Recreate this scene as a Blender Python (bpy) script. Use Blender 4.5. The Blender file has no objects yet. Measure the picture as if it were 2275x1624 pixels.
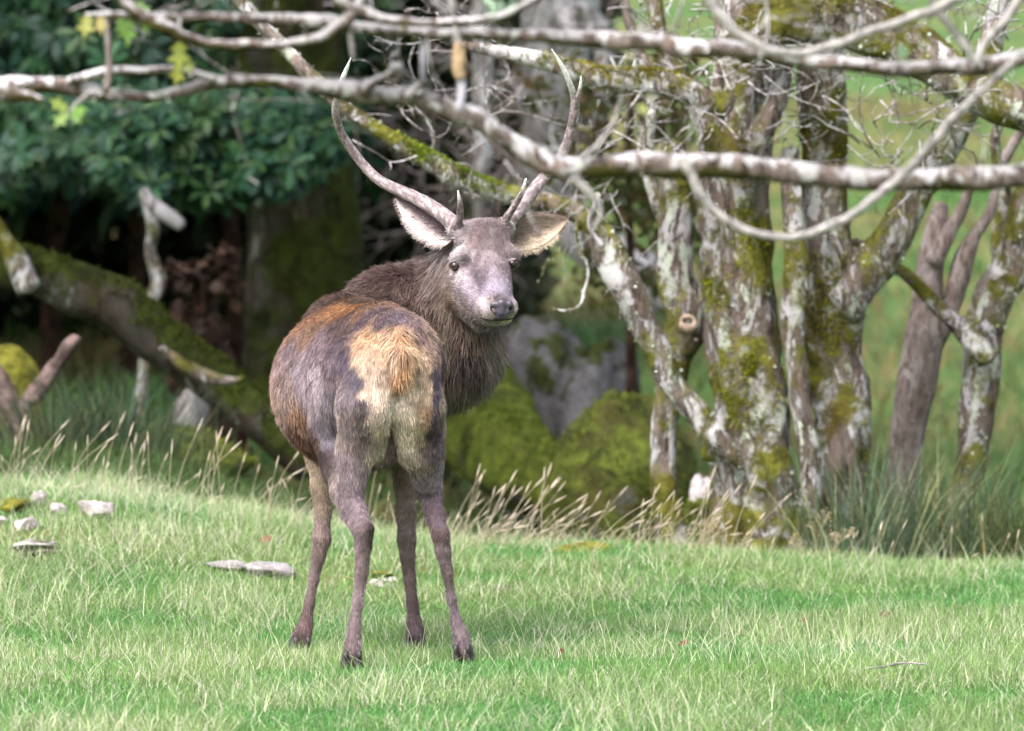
import bpy, math, random
import numpy as np
from mathutils import Vector, Matrix, Quaternion

SC = bpy.context.scene
COL = SC.collection
rng = np.random.default_rng(11)
random.seed(11)

# ------------------------------------------------------------------ camera, sky, sun, exposure
F = 14600.0                       # focal length in pixels of a 2274 px wide picture
CAMZ = 1.0                        # photographer kneeling
TILT = math.atan((812 - 735) / F)
cam = bpy.data.cameras.new('camera')
cam_o = bpy.data.objects.new('camera', cam); COL.objects.link(cam_o)
cam_o.location = (0, 0, CAMZ)
cam_o.rotation_euler = (math.pi / 2 - TILT, 0, 0)
cam.sensor_width = 36.0
cam.lens = 36.0 * F / 2274.0
cam.clip_start = 0.5
cam.clip_end = 2000
cam.dof.use_dof = True
cam.dof.focus_distance = 19.85
cam.dof.aperture_fstop = 4.1
SC.camera = cam_o

SUN_EL, SUN_AZ = math.radians(52), math.radians(212)    # azimuth from +Y clockwise: behind the camera, a little left
world = bpy.data.worlds.new('World'); SC.world = world; world.use_nodes = True
wn = world.node_tree; wn.nodes.clear()
sky = wn.nodes.new('ShaderNodeTexSky'); sky.sky_type = 'NISHITA'; sky.sun_disc = False
sky.sun_elevation = SUN_EL; sky.sun_rotation = SUN_AZ
sky.air_density = 1.0; sky.dust_density = 6.0; sky.ozone_density = 1.0
hs = wn.nodes.new('ShaderNodeHueSaturation'); hs.inputs['Saturation'].default_value = 0.48
bgn = wn.nodes.new('ShaderNodeBackground'); bgn.inputs['Strength'].default_value = 0.13
wo = wn.nodes.new('ShaderNodeOutputWorld')
wn.links.new(sky.outputs[0], hs.inputs['Color']); wn.links.new(hs.outputs[0], bgn.inputs['Color'])
wn.links.new(bgn.outputs[0], wo.inputs['Surface'])

sun = bpy.data.lights.new('sun', 'SUN'); sun.energy = 1.0; sun.angle = math.radians(45); sun.color = (1.0, 0.98, 0.96)
sun_o = bpy.data.objects.new('sun', sun); COL.objects.link(sun_o)
sd = Vector((math.sin(SUN_AZ) * math.cos(SUN_EL), math.cos(SUN_AZ) * math.cos(SUN_EL), math.sin(SUN_EL)))
sun_o.rotation_euler = sd.to_track_quat('Z', 'Y').to_euler(); sun_o.location = (0, 10, 30)

SC.view_settings.view_transform = 'Standard'; SC.view_settings.look = 'None'
SC.view_settings.gamma = 1.0; SC.view_settings.exposure = 1.72; SC.view_settings.use_curve_mapping = False
SC.render.engine = 'CYCLES'
SC.cycles.use_denoising = True
SC.cycles.use_adaptive_sampling = False; SC.cycles.filter_width = 1.4; SC.cycles.sampling_pattern = 'BLUE_NOISE'
SC.cycles.sample_clamp_indirect = 4.0
SC.cycles.max_bounces = 6; SC.cycles.diffuse_bounces = 2; SC.cycles.glossy_bounces = 2; SC.cycles.transmission_bounces = 3

# ------------------------------------------------------------------ helpers
def P(px, py, d):
    """pixel of the photograph (2274 wide) at ground distance d -> world point"""
    u = (px - 1137.0) / F; v = (812.0 - py) / F
    dy = math.cos(TILT) + v * math.sin(TILT); dz = -math.sin(TILT) + v * math.cos(TILT)
    t = d / dy
    return np.array((u * t, d, CAMZ + dz * t))
def proj(p):
    p = np.asarray(p, float); x = p[..., 0]; y = p[..., 1]; z = p[..., 2] - CAMZ
    c, s = math.cos(TILT), math.sin(TILT)
    f = y * c - z * s; up = y * s + z * c
    return 1137 + F * x / f, 812 - F * up / f, y
def R(r, d): return r * d / F

def lin(c):
    c = np.asarray(c, float) / 255.0
    return np.where(c <= 0.04045, c / 12.92, ((c + 0.055) / 1.055) ** 2.4)
def sst(a, b, x):
    t = np.clip((x - a) / (b - a), 0, 1); return t * t * (3 - 2 * t)

def _hash(ix, iy, iz):
    h = (ix * 374761393 + iy * 668265263 + iz * 2147483647 * 3 + 1274126177) & 0xffffffff
    h = ((h ^ (h >> 13)) * 1274126177) & 0xffffffff
    h = ((h ^ (h >> 16)) * 2246822519) & 0xffffffff
    return ((h ^ (h >> 15)) & 0xffff) / 65535.0
def vnoise(p):
    p = np.asarray(p, float); i = np.floor(p).astype(np.int64); f = p - i; f = f * f * (3 - 2 * f)
    r = 0
    for a in (0, 1):
        for b in (0, 1):
            for c in (0, 1):
                w = (f[..., 0] if a else 1 - f[..., 0]) * (f[..., 1] if b else 1 - f[..., 1]) * (f[..., 2] if c else 1 - f[..., 2])
                r = r + w * _hash(i[..., 0] + a, i[..., 1] + b, i[..., 2] + c)
    return r
def fbm(p, o=3):
    p = np.asarray(p, float); r = 0; a = 0.5; t = 0
    for k in range(o):
        r = r + a * vnoise(p * (2 ** k) + 17.3 * k); t += a; a *= 0.5
    return r / t
def unit(v): return v / np.maximum(np.linalg.norm(v, axis=-1, keepdims=True), 1e-9)

def link(o, parent=None):
    COL.objects.link(o)
    if parent is not None:
        o.parent = parent
        o.matrix_parent_inverse = parent.matrix_world.inverted() if False else Matrix.Translation(-Vector(parent.location))
    return o
def tag(o, label=None, cat=None, group=None, kind=None):
    if label: o['label'] = label
    if cat: o['category'] = cat
    if group: o['group'] = group
    if kind: o['kind'] = kind
    return o
def empty(name, loc):
    e = bpy.data.objects.new(name, None); e.location = loc; e.empty_display_size = 0.1
    COL.objects.link(e); return e
def mesh_obj(name, V, Fc, mat, parent=None, colors=None, smooth=True):
    """V (N,3); Fc (M,3) or (M,4) int array or list of such arrays. World coordinates, origin moved to the base."""
    V = np.asarray(V, np.float32)
    lists = Fc if isinstance(Fc, list) else [Fc]
    lists = [np.asarray(f, np.int32) for f in lists if len(f)]
    me = bpy.data.meshes.new(name)
    org = np.zeros(3, np.float32)
    if parent is None and len(V):
        org = np.array((V[:, 0].mean(), V[:, 1].mean(), V[:, 2].min()), np.float32)
    me.vertices.add(len(V)); me.vertices.foreach_set('co', (V - org).ravel())
    nl = sum(f.size for f in lists); nf = sum(len(f) for f in lists)
    me.loops.add(nl); me.loops.foreach_set('vertex_index', np.concatenate([f.ravel() for f in lists]))
    tot = np.concatenate([np.full(len(f), f.shape[1], np.int32) for f in lists])
    st = np.concatenate(([0], np.cumsum(tot)[:-1])).astype(np.int32)
    me.polygons.add(nf); me.polygons.foreach_set('loop_start', st); me.polygons.foreach_set('loop_total', tot)
    me.update(calc_edges=True)
    if smooth: me.polygons.foreach_set('use_smooth', np.ones(nf, bool))
    if colors is not None:
        a = me.color_attributes.new('tint', 'FLOAT_COLOR', 'POINT')
        c = np.ones((len(V), 4), np.float32); c[:, :3] = colors; a.data.foreach_set('color', c.ravel())
    me.validate()
    if mat: me.materials.append(mat)
    o = bpy.data.objects.new(name, me)
    if parent is None: o.location = org
    return link(o, parent)

def catmull(pts, n):
    p = np.asarray(pts, float); k = len(p)
    e = np.concatenate([2 * p[:1] - p[1:2], p, 2 * p[-1:] - p[-2:-1]])
    out = []
    for i in range(k - 1):
        p0, p1, p2, p3 = e[i], e[i + 1], e[i + 2], e[i + 3]
        for t in np.linspace(0, 1, n, endpoint=False):
            out.append(0.5 * ((2 * p1) + (-p0 + p2) * t + (2 * p0 - 5 * p1 + 4 * p2 - p3) * t * t + (-p0 + 3 * p1 - 3 * p2 + p3) * t ** 3))
    out.append(p[-1]); return np.array(out)
def tube(pts, rad, n=4, seg=10, rough=0.0, rscale=20, seed=0.0, cap=True, ridges=0.0):
    """swept tube with uneven surface -> V, F(quads), t along the tube"""
    c = catmull(np.concatenate([np.asarray(pts, float), np.asarray(rad, float)[:, None]], 1), n); r = np.maximum(c[:, 3], 1e-4); c = c[:, :3]
    if rough > 0.11:
        fr = 1.0 / (5.0 * float(r.mean()))
        wv = np.stack([fbm(c * fr + seed, 2), fbm(c * fr + seed + 37.1, 2), fbm(c * fr + seed + 71.7, 2)], -1) - 0.5
        c = c + wv * r[:, None] * 0.9
    tg = unit(np.gradient(c, axis=0)); up = np.array((0.13, -1.0, 0.21)); nn = unit(np.cross(tg[0], np.cross(up, tg[0])) if abs(tg[0] @ unit(up)) < 0.95 else np.cross(tg[0], (1, 0, 0)))
    a = np.linspace(0, 2 * np.pi, seg, endpoint=False); V = []
    for i in range(len(c)):
        nn = unit(nn - tg[i] * (nn @ tg[i])); bb = np.cross(tg[i], nn)
        V.append(c[i] + r[i] * (np.cos(a)[:, None] * nn + np.sin(a)[:, None] * bb))
    V = np.array(V); cen = c[:, None, :]
    if rough > 0:
        f = (fbm(V * rscale + seed, 3) - 0.5) * 2 * rough + (fbm(V * rscale * 3.1 + seed + 5, 2) - 0.5) * rough
        if ridges: f = f + ridges * np.sin(a * 5 + seed + 2 * np.arange(len(c))[:, None] * 0.06)
        V = cen + (V - cen) * (1 + f)[..., None]
    m = len(c); I = np.arange(m * seg).reshape(m, seg); J = np.roll(I, -1, 1)
    Q = np.stack([I[:-1], J[:-1], J[1:], I[1:]], -1).reshape(-1, 4)
    V = V.reshape(-1, 3); tt = np.repeat(np.linspace(0, 1, m), seg)
    ends = np.stack([c[0] - tg[0] * r[0] * 0.3, c[-1] + tg[-1] * r[-1] * 0.5])
    k = len(V); V = np.concatenate([V, ends]); tt = np.concatenate([tt, [0, 1]])
    T = np.concatenate([np.stack([J[0], I[0], np.full(seg, k)], -1), np.stack([I[-1], J[-1], np.full(seg, k + 1)], -1)])
    return V, [Q, T], tt
def join(list_):
    V, Qs, Ts, X_, off = [], [], [], [], 0
    for v, (q, t), x in list_:
        V.append(v); Qs.append(q + off); Ts.append(t + off); X_.append(x); off += len(v)
    return np.concatenate(V), [np.concatenate(Qs), np.concatenate(Ts)], np.concatenate(X_)

def ball(c, r, scale=(1, 1, 1), n=20, m=12):
    u = np.linspace(0, 2 * np.pi, n, endpoint=False); v = np.linspace(-np.pi / 2, np.pi / 2, m); U, Vv = np.meshgrid(u, v)
    S = np.stack([np.cos(Vv) * np.cos(U), np.cos(Vv) * np.sin(U), np.sin(Vv)], -1).reshape(-1, 3) * r * np.array(scale) + np.asarray(c)
    I = np.arange(n * m).reshape(m, n); J = np.roll(I, -1, axis=1)
    return S, np.stack([I[:-1], J[:-1], J[1:], I[1:]], -1).reshape(-1, 4)

# ------------------------------------------------------------------ materials
class NT:
    def __init__(s, name):
        s.m = bpy.data.materials.new(name); s.m.use_nodes = True; s.t = s.m.node_tree; s.t.nodes.clear()
    def n(s, typ, **kw):
        nd = s.t.nodes.new(typ)
        for k, v in kw.items():
            if k.startswith('_'): setattr(nd, k[1:], v)
            else:
                i = nd.inputs[int(k[1:])] if k[0] == 'i' and k[1:].isdigit() else nd.inputs[k.replace('__', ' ')]
                if hasattr(v, 'is_linked') or isinstance(v, bpy.types.NodeSocket): s.t.links.new(v, i)
                else: i.default_value = v
        return nd
    def noise(s, scale, detail=4, rough=0.6, coord=None, dist=0.0):
        nd = s.n('ShaderNodeTexNoise', Scale=scale, Detail=detail, Roughness=rough, Distortion=dist)
        if coord is not None: s.t.links.new(coord, nd.inputs['Vector'])
        return nd.outputs['Fac']
    def ramp(s, fac, a, b, inter='EASE'):
        nd = s.n('ShaderNodeMapRange', i0=fac, i1=a, i2=b); nd.interpolation_type = 'SMOOTHSTEP'
        return nd.outputs[0]
    def mix(s, f, a, b):
        nd = s.t.nodes.new('ShaderNodeMix'); nd.data_type = 'RGBA'
        for sock, v in ((nd.inputs[0], f), (nd.inputs[6], a), (nd.inputs[7], b)):
            if isinstance(v, bpy.types.NodeSocket): s.t.links.new(v, sock)
            else: sock.default_value = v if not isinstance(v, (tuple, list)) else (*v[:3], 1.0)
        return nd.outputs[2]
    def math(s, op, a, b=0.0):
        nd = s.t.nodes.new('ShaderNodeMath'); nd.operation = op
        for sock, v in ((nd.inputs[0], a), (nd.inputs[1], b)):
            if isinstance(v, bpy.types.NodeSocket): s.t.links.new(v, sock)
            else: sock.default_value = v
        return nd.outputs[0]
    def out(s, sh):
        o = s.t.nodes.new('ShaderNodeOutputMaterial'); s.t.links.new(sh, o.inputs['Surface']); return s.m
    def bsdf(s, color, rough=0.8, bump=None, bstr=0.3, bdist=0.01, spec=0.3, transl=0.0):
        nd = s.t.nodes.new('ShaderNodeBsdfPrincipled')
        if isinstance(color, bpy.types.NodeSocket): s.t.links.new(color, nd.inputs['Base Color'])
        else: nd.inputs['Base Color'].default_value = (*color[:3], 1)
        if isinstance(rough, bpy.types.NodeSocket): s.t.links.new(rough, nd.inputs['Roughness'])
        else: nd.inputs['Roughness'].default_value = rough
        nd.inputs['Specular IOR Level'].default_value = spec
        if bump is not None:
            b = s.n('ShaderNodeBump', Strength=bstr, Distance=bdist, Height=bump)
            s.t.links.new(b.outputs[0], nd.inputs['Normal'])
        sh = nd.outputs[0]
        if transl > 0:
            tr = s.t.nodes.new('ShaderNodeBsdfTranslucent')
            if isinstance(color, bpy.types.NodeSocket): s.t.links.new(color, tr.inputs['Color'])
            else: tr.inputs['Color'].default_value = (*color[:3], 1)
            mx = s.t.nodes.new('ShaderNodeMixShader'); mx.inputs[0].default_value = transl
            s.t.links.new(sh, mx.inputs[1]); s.t.links.new(tr.outputs[0], mx.inputs[2]); sh = mx.outputs[0]
        return sh

def m_tint(name, rough=0.6, transl=0.0, spec=0.3, noise_amt=0.0, scale=40):
    t = NT(name); a = t.n('ShaderNodeAttribute', _attribute_name='tint').outputs['Color']
    if noise_amt > 0:
        g = t.n('ShaderNodeNewGeometry').outputs['Position']
        f = t.noise(scale, 4, 0.6, g)
        v = t.n('ShaderNodeMapRange', i0=f, i1=0.3, i2=0.7, i3=1 - noise_amt, i4=1 + noise_amt).outputs[0]
        hsn = t.n('ShaderNodeHueSaturation', Color=a, Value=v); a = hsn.outputs[0]
        return t.out(t.bsdf(a, rough, f, 0.4, 0.005, spec, transl))
    return t.out(t.bsdf(a, rough, transl=transl, spec=spec))

def m_bark(name, base, dark, lichen, moss, lich_amt=0.5, moss_amt=0.4, moss_up=0.3, scale=1.0, green=(0.30, 0.34, 0.24), green_amt=0.35, lich_up=0.0, lscale=10):
    """bark with crust lichen, leafy grey-green lichen and moss biased to upper or lower faces"""
    t = NT(name); g = t.n('ShaderNodeNewGeometry'); pos = g.outputs['Position']
    mp = t.n('ShaderNodeMapping', Vector=pos); mp.inputs['Scale'].default_value = (1, 1, 0.4); mv = mp.outputs[0]
    n1 = t.noise(9 * scale, 6, 0.65, mv); n2 = t.noise(30 * scale, 5, 0.7, mv)
    col = t.mix(t.ramp(n2, 0.38, 0.58), dark, base)
    col = t.mix(t.math('MULTIPLY', t.ramp(n1, 0.45, 0.6), 0.5), col, tuple(0.6 * b + 0.1 for b in base))
    nz = t.n('ShaderNodeSeparateXYZ', Vector=g.outputs['Normal']).outputs['Z']
    v = t.noise(lscale * scale, 7, 0.75, mv, 0.8)
    if lich_up: v = t.math('ADD', v, t.math('MULTIPLY', nz, lich_up))
    l1 = t.ramp(v, 0.62 - 0.22 * lich_amt, 0.66 - 0.22 * lich_amt)
    col = t.mix(l1, col, lichen)
    col = t.mix(t.ramp(t.noise(2.2 * scale, 4, 0.6, pos), 0.35, 0.65), col, t.mix(0.55, col, dark))
    v2 = t.noise(19 * scale, 6, 0.75, mv, 0.4)
    col = t.mix(t.ramp(v2, 0.66 - 0.2 * green_amt, 0.70 - 0.2 * green_amt), col, green)
    v3 = t.noise(4.5 * scale, 6, 0.7, pos, 0.3)
    mm = t.math('ADD', v3, t.math('MULTIPLY', nz, moss_up * 0.35))
    mk = t.ramp(mm, 0.63 - 0.28 * moss_amt, 0.75 - 0.28 * moss_amt)
    mc = t.mix(t.ramp(t.noise(11 * scale, 7, 0.75, pos, 0.5), 0.35, 0.66), tuple(0.30 * m for m in moss), tuple(1.45 * m for m in moss))
    mc = t.mix(t.math('MULTIPLY', t.ramp(t.noise(5 * scale, 5, 0.7, pos), 0.5, 0.7), 0.6), mc, (moss[0] * 0.9, moss[1] * 0.55, moss[2]))
    col = t.mix(mk, col, mc)
    h = t.math('ADD', n2, t.math('MULTIPLY', l1, 0.25))
    h = t.math('ADD', h, t.math('MULTIPLY', mk, t.noise(60 * scale, 3, 0.8, pos)))
    return t.out(t.bsdf(col, 0.9, h, 0.6, 0.025, 0.15))

def m_plain(name, c, rough=0.8, amt=0.3, scale=20, spec=0.3, bstr=0.4, bdist=0.01, c2=None):
    t = NT(name); pos = t.n('ShaderNodeNewGeometry').outputs['Position']
    n = t.noise(scale, 6, 0.65, pos)
    col = t.mix(t.ramp(n, 0.3, 0.7), tuple(x * (1 - amt) for x in c), c2 or tuple(min(1, x * (1 + amt)) for x in c))
    return t.out(t.bsdf(col, rough, n, bstr, bdist, spec))

def m_rock(name, c, moss=(0.12, 0.15, 0.02), moss_amt=0.2):
    t = NT(name); g = t.n('ShaderNodeNewGeometry'); pos = g.outputs['Position']
    n = t.noise(11, 8, 0.7, pos); n2 = t.noise(45, 5, 0.7, pos)
    col = t.mix(t.ramp(n, 0.35, 0.62), tuple(x * 0.5 for x in c), c)
    col = t.mix(t.ramp(n2, 0.55, 0.68), col, tuple(min(0.8, x * 1.4 + 0.03) for x in c))
    nz = t.n('ShaderNodeSeparateXYZ', Vector=g.outputs['Normal']).outputs['Z']
    mm = t.math('ADD', t.noise(7, 5, 0.7, pos), t.math('MULTIPLY', nz, 0.12))
    mo = t.mix(t.ramp(t.noise(10, 7, 0.75, pos, 0.6), 0.36, 0.66), tuple(0.22 * m for m in moss), tuple(1.3 * m for m in moss))
    mo = t.mix(t.math('MULTIPLY', t.ramp(t.noise(4, 5, 0.7, pos), 0.48, 0.66), 0.7), mo, (moss[0] * 0.7, moss[1] * 0.45, moss[2] * 1.2))
    col = t.mix(t.ramp(mm, 0.75 - 0.4 * moss_amt, 0.82 - 0.4 * moss_amt), col, mo)
    return t.out(t.bsdf(col, 0.9, t.math('ADD', n, n2), 0.8, 0.02, 0.2))

def m_ground():
    t = NT('ground_turf'); pos = t.n('ShaderNodeNewGeometry').outputs['Position']
    a = t.noise(0.55, 6, 0.65, pos, 0.4); b = t.noise(2.2, 6, 0.7, pos); c = t.noise(12, 5, 0.7, pos)
    col = t.mix(t.ramp(b, 0.35, 0.65), (0.035, 0.085, 0.024), (0.075, 0.135, 0.04))
    col = t.mix(t.math('MULTIPLY', t.ramp(a, 0.48, 0.66), 0.75), col, (0.17, 0.135, 0.06))
    col = t.mix(t.math('MULTIPLY', t.ramp(c, 0.5, 0.75), 0.4), col, (0.16, 0.19, 0.06))
    return t.out(t.bsdf(col, 0.95, c, 0.5, 0.03, 0.1))

def m_attr(name, attr, rough=0.7, spec=0.25):
    t = NT(name); a = t.n('ShaderNodeAttribute', _attribute_name=attr).outputs['Color']
    return t.out(t.bsdf(a, rough, spec=spec))

M = {}
M['ground'] = m_ground()
M['grass'] = m_tint('grass_blades', 0.55, 0.35, 0.25)
M['leaf'] = m_tint('leaf_gloss', 0.45, 0.12, 0.32)
M['softleaf'] = m_tint('leaf_soft', 0.5, 0.4, 0.3)
M['lichen'] = m_tint('lichen_tufts', 0.9, 0.15, 0.1)
GREY = (0.52, 0.50, 0.50)
M['fbark'] = m_bark('lichen_branch_bark', (0.22, 0.168, 0.148), (0.045, 0.033, 0.027), (0.60, 0.575, 0.60), (0.055, 0.052, 0.012), 0.54, 0.42, -0.5, 1.0, (0.37, 0.38, 0.35), 0.4, 0.09, 19)  # pale lichen on tops, dark moss below: also paints overhead light and shade
M['bark'] = m_bark('old_trunk_bark', (0.22, 0.165, 0.14), (0.03, 0.022, 0.017), (0.62, 0.60, 0.63), (0.115, 0.112, 0.018), 0.54, 0.62, 0.1, 0.85, (0.38, 0.41, 0.35), 0.5, 0.0, 11)
M['paletrunk'] = m_bark('pale_trunk_bark', (0.33, 0.30, 0.31), (0.10, 0.085, 0.08), (0.60, 0.57, 0.62), (0.10, 0.11, 0.02), 0.8, 0.2, 0.1, 0.7)
M['shaded_mossbark'] = m_bark('shaded_mossy_bark', (0.05, 0.038, 0.024), (0.012, 0.010, 0.007), (0.30, 0.29, 0.27), (0.034, 0.046, 0.007), 0.02, 0.72, 0.5, 0.6, (0.12, 0.15, 0.09), 0.0)  # bark and moss colours darkened to carry the shadow under the canopy
M['mossroot'] = m_bark('mossy_root_bark', (0.07, 0.055, 0.03), (0.02, 0.016, 0.01), (0.30, 0.29, 0.27), (0.075, 0.098, 0.012), -0.3, 1.1, 0.4, 0.6, (0.12, 0.15, 0.09), -0.6)
M['deadwood'] = m_bark('weathered_dead_wood', (0.30, 0.235, 0.22), (0.12, 0.088, 0.078), (0.42, 0.355, 0.35), (0.1, 0.1, 0.02), 0.5, -0.6, 0.0, 1.3, (0.36, 0.31, 0.30), 0.3, 0.0, 12)
M['splitwood'] = m_plain('old_split_wood', (0.17, 0.12, 0.11), 0.9, 0.7, 16, 0.15, 1.0, 0.03)
M['palewood'] = m_plain('silvery_dead_wood', (0.33, 0.315, 0.36), 0.8, 0.6, 7, 0.2, 0.8, 0.02)
M['vine'] = m_plain('smooth_grey_stem', (0.25, 0.235, 0.23), 0.85, 0.55, 30, 0.2, 0.5, 0.005)
M['cream'] = m_plain('bare_cream_wood', (0.30, 0.23, 0.18), 0.8, 0.4, 40)
M['orangewood'] = m_plain('peeled_orange_wood', (0.44, 0.31, 0.19), 0.8, 0.5, 40)
M['hole'] = m_plain('knot_hole_shade', (0.02, 0.012, 0.008), 0.95, 0.3, 20)
M['brownstump'] = m_plain('brown_rotten_wood', (0.045, 0.026, 0.020), 0.95, 0.8, 11, 0.1, 1.0, 0.03)
M['rock'] = m_rock('grey_boulder', (0.15, 0.143, 0.158), (0.05, 0.068, 0.012), 0.5)
M['paler'] = m_rock('pale_stone', (0.50, 0.445, 0.45), (0.10, 0.11, 0.02), 0.25)
M['flat'] = m_rock('grey_flat_stone', (0.36, 0.33, 0.34), (0.10, 0.11, 0.03), 0.1)
M['mossrock'] = m_rock('moss_covered_rock', (0.13, 0.12, 0.10), (0.085, 0.105, 0.014), 1.0)
M['soil'] = m_plain('dark_soil', (0.10, 0.075, 0.07), 0.95, 0.5, 60, 0.1, 0.8, 0.02)
M['moss'] = m_plain('yellow_green_moss', (0.13, 0.125, 0.02), 0.95, 0.6, 22, 0.1, 0.9, 0.02)
M['coat'] = m_tint('stag_coat_skin', 0.85, 0, 0.1)
M['fur'] = m_attr('stag_fur', 'fur_color', 0.62, 0.22)
M['antler'] = m_tint('antler_bone', 0.55, 0, 0.3, 0.45, 130)
M['eye'] = NT('stag_eye'); 
M['eye'] = M['eye'].out(M['eye'].bsdf((0.012, 0.007, 0.005), 0.05, spec=0.7))
t_ = NT('stag_iris'); M['iris'] = t_.out(t_.bsdf((0.035, 0.017, 0.012), 0.08, spec=0.6))
M['lid'] = m_plain('eye_rim_skin', (0.02, 0.014, 0.014), 0.5, 0.3, 80)
M['nose'] = m_plain('wet_nose_leather', (0.052, 0.044, 0.062), 0.32, 0.4, 260, 0.6, 0.5, 0.002)
M['hoof'] = m_plain('dark_hoof_horn', (0.03, 0.024, 0.026), 0.45, 0.5, 60, 0.4)
M['ear'] = m_tint('ear_skin', 0.85, 0.1, 0.1)

# ------------------------------------------------------------------ terrain
def height(x, y):
    x = np.asarray(x, float); y = np.asarray(y, float)
    xs = x * 24.0 / np.maximum(y, 6.0)
    hc = 0.135 + 0.09 * (1 - sst(0.2, 1.6, xs)) + 0.20 * (1 - sst(-1.9, -0.1, xs))
    rise = sst(20.4, 23.7, y); fall = sst(23.9, 26.0, y)
    hb = -0.12 + 0.62 * (1 - sst(-1.6, 0.3, xs))
    h = hc * rise * (1 - fall) + hb * fall
    st = 28.5 + 3.5 * (1 - sst(-2.0, 0.5, xs))
    t = np.maximum(y - st, 0)
    h = h + 34 * (1 - np.exp(-t * 0.125 / 34 * (t / (t + 6.0))))
    u_ = np.maximum(19.25 - y, 0); h = h - 0.078 * u_ * u_ / (u_ + 0.35) * np.where(u_ > 6, 6 / np.maximum(u_, 6), 1)
    q = np.stack([x, y, np.zeros_like(x)], -1)
    h = h + 0.035 * (fbm(q * 1.3 + 3.1, 2) - 0.5) * sst(26, 15, np.abs(y - 20) + 10) \
          + 0.5 * (fbm(q * 0.35 + 9.7, 3) - 0.5) * sst(27, 34, y)
    return h
def ground_hit(px, py, d0=15.0, d1=40.0):
    ds = np.arange(d0, d1, 0.01)
    a = P(px, py, 1.0) - np.array((0, 0, CAMZ))
    pts = np.array((0, 0, CAMZ)) + ds[:, None] * a
    g = height(pts[:, 0], pts[:, 1])
    k = np.argmax(pts[:, 2] <= g)
    return np.array((pts[k, 0], pts[k, 1], g[k]))
def gz(x, y): return float(height(np.array([x]), np.array([y]))[0])

def axis(lo, hi, c0, c1, step, grow):
    a = list(np.arange(c0, c1 + 1e-6, step)); s = step; v = a[-1]
    while v < hi: s *= grow; v += s; a.append(min(v, hi))
    s = step; v = a[0]; b = []
    while v > lo: s *= grow; v -= s; b.append(max(v, lo))
    return np.array(b[::-1] + a)
gx = axis(-500, 500, -3.2, 3.2, 0.08, 1.07); gy = axis(-300, 900, 15.0, 30.0, 0.08, 1.05)
X, Y = np.meshgrid(gx, gy); nx, ny = len(gx), len(gy)
V = np.stack([X, Y, height(X, Y)], -1).reshape(-1, 3)
I = np.arange(nx * ny).reshape(ny, nx)
Q = np.stack([I[:-1, :-1], I[:-1, 1:], I[1:, 1:], I[1:, :-1]], -1).reshape(-1, 4)
g = mesh_obj('ground', V, Q, M['ground']); tag(g, 'grassy ground rising to a low crest and a hillside', 'ground', kind='structure')

# ------------------------------------------------------------------ blades of grass
def blades(base, head, lean, length, width, bend, col, tipcol=None, segs=2):
    """flat tapered blades; all arguments per blade"""
    N = len(base); hd = np.stack([np.cos(head), np.sin(head), np.zeros(N)], -1)
    tw = rng.uniform(0, 2 * np.pi, N); sd_ = np.stack([np.cos(tw), np.sin(tw), np.zeros(N)], -1)
    vs = []; cs = []
    tipcol = col if tipcol is None else tipcol
    for k in range(segs + 1):
        t = k / segs
        ang = lean + bend * t
        c = base + (hd * np.sin(ang)[:, None] + np.array((0, 0, 1.0)) * np.cos(ang)[:, None]) * (length * t)[:, None]
        cc = col * (1 - t) + tipcol * t
        if k < segs:
            w = (width * (1 - 0.45 * t) * 0.5)[:, None]
            vs += [c - sd_ * w, c + sd_ * w]; cs += [cc, cc]
        else: vs.append(c); cs.append(cc)
    n = 2 * segs + 1
    Vv = np.stack(vs, 1).reshape(-1, 3); Cc = np.stack(cs, 1).reshape(-1, 3)
    tri = []
    for k in range(segs - 1):
        a = 2 * k; tri += [(a, a + 1, a + 3), (a, a + 3, a + 2)]
    a = 2 * (segs - 1); tri.append((a, a + 1, a + 2))
    T = (np.arange(N)[:, None, None] * n + np.array(tri)[None]).reshape(-1, 3)
    return Vv, T, Cc
def merge(parts):
    vs, ts, cs, off = [], [], [], 0
    for v, t, c in parts:
        vs.append(v); ts.append(t + off); cs.append(c); off += len(v)
    return np.concatenate(vs), np.concatenate(ts), np.concatenate(cs)

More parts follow.
